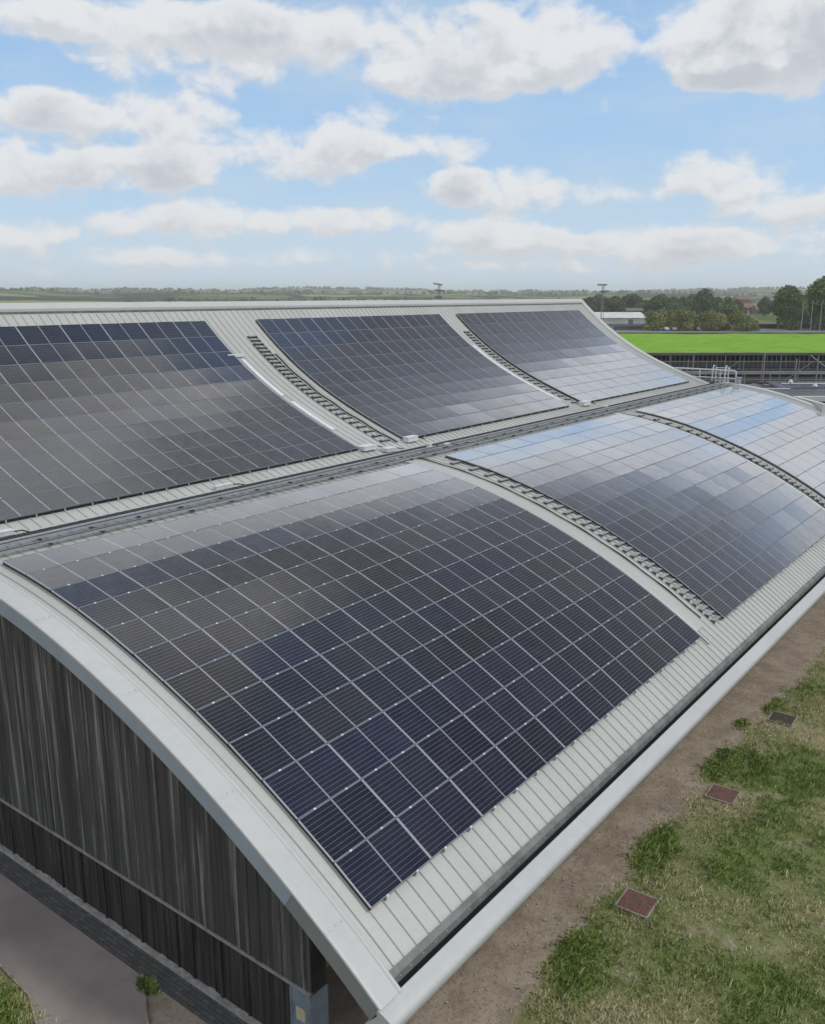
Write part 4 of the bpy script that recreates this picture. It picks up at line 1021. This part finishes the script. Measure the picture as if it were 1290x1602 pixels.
for i, px in enumerate(cars):
    p = ground_at(px, 517.2); root = empty('parked_car', (p.x, p.y, GZ+.06), (0, 0, YAW-math.pi/2+R(90 if i % 3 else 10))); tag(root, f'white car parked below the bushes, {ORD[i]} from the left', 'car', 'cars parked beyond the green roof')
    for n_, me_, lc in (('body', CB, (0, 0, 0)), ('window', CW, (0, 0, 0)), ('wheel', CWH, (-1.3, -.78, .32)), ('wheel', CWH, (1.3, -.78, .32)), ('wheel', CWH, (-1.3, .78, .32)), ('wheel', CWH, (1.3, .78, .32))):
        c = bpy.data.objects.new(n_, me_); c.parent = root; c.location = lc; col.objects.link(c)
# floodlight masts
def mast(px, ytop, D, lab, tilt=0.):
    p = at(px, 700, D); h = at(px, ytop, D).z-GZ; root = empty('floodlight_mast', (p.x, p.y, GZ), (0, 0, YAW-math.pi/2)); tag(root, lab, 'floodlight mast', 'floodlight masts behind the hall')
    mb = MB()
    for sx, sy in ((-.35, -.3), (.35, -.3), (0, .4)): mb.tube([(sx*1.6, sy*1.6, 0), (sx*.7, sy*.7, h)], .07, 5)
    z = 1
    while z < h-1: mb.tube([(-.45, -.35, z), (.45, -.35, z+.9)], .03, 4); mb.tube([(.45, -.35, z+.9), (-.45, -.35, z+1.8)], .03, 4); z += 1.8
    mb.build('shaft', M['wire'], root)
    for lv, (dx, wd) in enumerate(((0, 2.6), (.7, 2.4), (0.2, 2.2))):
        z = h-.1-lv*1.75
        mb = MB(); Mx = Matrix.Translation((dx-.4, -.3, z)) @ Matrix.Rotation(tilt*(1 if lv == 0 else .3), 4, 'Y'); mb.box(-wd/2, wd/2, -.06, .06, -.06, .06, M=Mx); f = mb.build('lamp_bar', M['wire'], root)
        for k in range(4):
            mb = MB(); Mx2 = Mx @ Matrix.Translation((-wd/2+.3+k*(wd-.6)/3, -.25, .05)) @ Matrix.Rotation(R(-25), 4, 'X'); mb.box(-.24, .24, -.12, .12, -.2, .2, M=Mx2); mb.build('floodlight', M['lamp'], root)
mast(931, 445, 255, 'lattice floodlight mast standing just right of the ridge end')
mast(685, 444, 260, 'lattice floodlight mast peeping over the middle of the ridge', R(10))

# ------------------------------------------------------------------ haze
mb = MB(); mb.box(-6900, 6900, -6900, 6900, GZ-1, 58); hz = mb.build('haze', [])
hm = bpy.data.materials.new('haze'); hm.use_nodes = True; hm.node_tree.nodes.clear()
ho = hm.node_tree.nodes.new('ShaderNodeOutputMaterial'); hv = hm.node_tree.nodes.new('ShaderNodeVolumePrincipled')
hv.inputs['Color'].default_value = (.97, .985, 1, 1); hv.inputs['Density'].default_value = .00019; hv.inputs['Anisotropy'].default_value = .2
hm.node_tree.links.new(hv.outputs[0], ho.inputs['Volume']); hz.data.materials.clear(); hz.data.materials.append(hm); tag(hz, 'thin pale air between here and the hills', 'haze', kind='stuff')

# ------------------------------------------------------------------ sky: Nishita plus cumulus by direction, and the sun
SUN_EL, SUN_DIR = R(52), Vector((.25, -.55, 0)).normalized()
w = bpy.data.worlds.new('World'); scene.world = w; w.use_nodes = True; nt = w.node_tree; nt.nodes.clear(); t = NT(nt)
sky = t.n('ShaderNodeTexSky'); sky.sky_type = 'NISHITA'; sky.sun_disc = False; sky.sun_elevation = SUN_EL
sky.sun_rotation = math.atan2(SUN_DIR.x, SUN_DIR.y); sky.air_density = 1.0; sky.dust_density = .35; sky.ozone_density = 1.3; sky.altitude = 50
skyc = t.vm('SCALE', sky.outputs[0]); skyc.node.inputs['Scale'].default_value = SKY_S = .135
dirv = t.n('ShaderNodeTexCoord').outputs['Generated']
sep = t.n('ShaderNodeSeparateXYZ'); nt.links.new(t.vm('NORMALIZE', dirv), sep.inputs[0]); sx, sy, sz = sep.outputs
az = t.math('ARCTAN2', sy, sx); el = t.math('ARCSINE', sz)
# clouds: (px, py, rx, ry, weight) read off the photograph, turned into azimuth / elevation
CL_ = [(30, 18, 115, 34, .9), (300, 66, 215, 52, .9), (420, 34, 160, 34, .6), (770, 66, 215, 62, .9), (700, 132, 125, 28, .8), (900, 95, 100, 34, .6), (1225, 55, 150, 66, 1.9), (1150, 112, 70, 24, .8),
       (200, 180, 165, 30, .8), (50, 180, 80, 36, .75), (330, 150, 60, 25, .5), (210, 262, 110, 34, .8), (300, 255, 80, 38, .75), (470, 242, 115, 40, .85), (555, 205, 66, 45, .7), (665, 228, 95, 22, .8), (35, 272, 100, 36, .95),
       (300, 345, 115, 33, .95), (520, 343, 130, 22, .85), (15, 365, 80, 32, .9), (145, 362, 60, 26, .6), (800, 298, 145, 32, .95), (715, 275, 40, 24, .6), (1118, 270, 88, 30, .85), (1000, 302, 45, 12, .4),
       (1235, 318, 120, 28, .85), (755, 368, 110, 28, .95), (865, 378, 80, 20, .6), (1030, 372, 120, 26, .85), (1215, 376, 130, 20, .75), (480, 404, 300, 18, .5), (1080, 408, 300, 18, .5), (150, 412, 220, 18, .35), (860, 420, 220, 14, .3)]
grp = bpy.data.node_groups.new('cloud_field', 'ShaderNodeTree'); grp.interface.new_socket('P', in_out='INPUT', socket_type='NodeSocketVector'); grp.interface.new_socket('F', in_out='OUTPUT', socket_type='NodeSocketFloat')
g = NT(grp); gi = g.n('NodeGroupInput'); go = g.n('NodeGroupOutput'); Pin = gi.outputs[0]
nwarp = g.n('ShaderNodeTexNoise'); nwarp.inputs['Scale'].default_value = 16; nwarp.inputs['Detail'].default_value = 3; nt2 = grp.links; nt2.new(g.scale(Pin, 1, 1.6, 1), nwarp.inputs['Vector'])
warp = g.vm('MULTIPLY', g.vm('SUBTRACT', nwarp.outputs['Color'], (.5, .5, .5)), (.05, .022, 0))
Pw = g.vm('ADD', Pin, warp)
acc = None
for (cx_, cy_, rx, ry, wt) in CL_:
    d = direction(cx_, cy_); a_, e_ = math.atan2(d.y, d.x), math.asin(d.z)
    s = g.vm('MULTIPLY', g.vm('SUBTRACT', Pw, (a_, e_, 0)), (1440/rx, 1440/ry, 0))
    q = g.math('SUBTRACT', 1, g.math('MULTIPLY', g.vm('DOT_PRODUCT', s, s, 1), .62), clamp=True)
    acc = g.math('MULTIPLY', q, wt) if acc is None else g.math('MULTIPLY_ADD', q, wt, acc)
# elsewhere in the sky: cumulus from noise
pz = g.n('ShaderNodeSeparateXYZ'); nt2.new(Pin, pz.inputs[0])
genn = g.noise(g.scale(Pin, 1, 1.9, 1), 5.0, 3, .5)
gen = g.ramp(genn, .38, .60, -.45, .8)
def bump_at(a_, e_, ra, re_, wt):
    s = g.vm('MULTIPLY', g.vm('SUBTRACT', Pin, (a_, e_, 0)), (1/ra, 1/re_, 0)); return g.math('MULTIPLY', g.math('SUBTRACT', 1, g.vm('DOT_PRODUCT', s, s, 1), clamp=True), wt)
tilt = g.math('SUBTRACT', pz.outputs[1], g.math('MULTIPLY', pz.outputs[0], .26))
gen = g.math('ADD', gen, g.ramp(tilt, R(18), R(22), 1.15, -.5))      # dense cumulus low down, ending in a slanting edge
gen = g.math('ADD', gen, bump_at(R(40), R(54), R(34), R(20), 2.0))          # a big bright cloud high beyond the ridge
gen = g.math('SUBTRACT', gen, bump_at(R(-12), R(54), R(34), R(22), 1.4))
gen = g.math('ADD', gen, g.ramp(g.math('ABSOLUTE', g.math('SUBTRACT', pz.outputs[0], YAW)), R(70), R(110), 0, .9))  # unseen cloud cover added behind the camera as neutral fill light
da = g.math('ABSOLUTE', g.math('SUBTRACT', pz.outputs[0], YAW))
outw = g.math('MAXIMUM', g.ramp(pz.outputs[1], R(16.5), R(20)), g.ramp(da, R(27), R(32)))
acc = g.math('MULTIPLY_ADD', gen, outw, acc)
fb = g.noise(g.scale(Pin, 1, 1.35, 1), 26, 9, .60, .3); fb2 = g.noise(g.scale(Pin, 1, 1.2, 1), 9, 4, .5)
F_ = g.math('ADD', acc, g.math('MULTIPLY', g.math('SUBTRACT', fb, .5), 1.55)); F_ = g.math('ADD', F_, g.math('MULTIPLY', g.math('SUBTRACT', fb2, .5), .95))
nt2.new(F_, go.inputs[0])
def field(vec):
    nd = t.n('ShaderNodeGroup'); nd.node_tree = grp; t.set(nd.inputs[0], vec); return nd.outputs[0]
cp = t.n('ShaderNodeCombineXYZ'); nt.links.new(az, cp.inputs[0]); nt.links.new(el, cp.inputs[1]); P0 = cp.outputs[0]
f0 = field(P0); f1 = field(t.vm('ADD', P0, (-.004, .012, 0)))
cover = t.ramp(f0, .24, .80)
lit = t.ramp(t.math('SUBTRACT', f0, f1), -.40, .35)
thick = t.ramp(f0, .5, 1.5)
br = t.math('MULTIPLY', t.math('MULTIPLY_ADD', lit, .22, .78), t.math('SUBTRACT', 1, t.math('MULTIPLY', thick, t.ramp(t.noise(P0, 14, 5, .6), .35, .65, .04, .27))))
cloud = t.mix(t.ramp(br, .60, .98, 0, 1), (.45, .47, .51), (.665, .67, .68))
cloud = t.mix(1., cloud, t.mix(t.ramp(el, R(30), R(44)), (1, 1, 1), (1.5, 1.48, 1.44)), 'MULTIPLY')
horiz = t.ramp(el, R(-1), R(9), .90, .0)
veil = t.ramp(t.noise(t.scale(P0, 1, 3, 1), 5, 6, .65), .35, .75, .0, .55)
c = t.mix(t.ramp(el, R(4), R(26), .75, .15), skyc, (.27, .435, .655)); c = t.mix(horiz, c, (.50, .60, .69)); c = t.mix(veil, c, (.46, .55, .64))
c = t.mix(t.math('MULTIPLY', cover, .93), c, cloud)
# dim grey patch added to the unseen sky to darken the panel reflections
tz = t.math('SUBTRACT', el, t.math('MULTIPLY', az, .26)); wb = t.math('MULTIPLY', t.math('SUBTRACT', t.noise(P0, 6, 4, .6), .5), .10)
hv1 = t.ramp(t.math('ADD', tz, wb), R(18.5), R(23)); hv2 = t.ramp(t.math('ADD', el, wb), R(39), R(45), 1, 0); hv3 = t.ramp(az, R(38), R(60), 1, 0); hv4 = t.ramp(az, R(-60), R(-35))
refl_dim = t.math('MULTIPLY', t.math('MULTIPLY', hv1, hv2), t.math('MULTIPLY', hv3, hv4))
c = t.mix(t.math('MULTIPLY', refl_dim, .88), c, (.17, .175, .195))
bg = t.n('ShaderNodeBackground'); t.set(bg.inputs[0], c); bg.inputs[1].default_value = 1.0
wo = t.n('ShaderNodeOutputWorld'); nt.links.new(bg.outputs[0], wo.inputs[0])
w.cycles.sampling_method = 'MANUAL'; w.cycles.sample_map_resolution = 512

sl = bpy.data.lights.new('sun', 'SUN'); sl.energy = 1.5; sl.angle = R(10); sl.color = (1, .965, .91)
so = bpy.data.objects.new('sun', sl); col.objects.link(so)
sd = Vector((SUN_DIR.x*math.cos(SUN_EL), SUN_DIR.y*math.cos(SUN_EL), math.sin(SUN_EL)))
so.rotation_euler = sd.to_track_quat('Z', 'Y').to_euler(); so.location = (0, 0, 60)

vs = scene.view_settings; vs.view_transform = 'Standard'; vs.look = 'None'; vs.gamma = 1; vs.exposure = .3; vs.use_curve_mapping = False
scene.render.engine = 'CYCLES'
scene.cycles.max_bounces = 6; scene.cycles.diffuse_bounces = 3; scene.cycles.glossy_bounces = 3; scene.cycles.volume_bounces = 1
scene.cycles.use_denoising = True
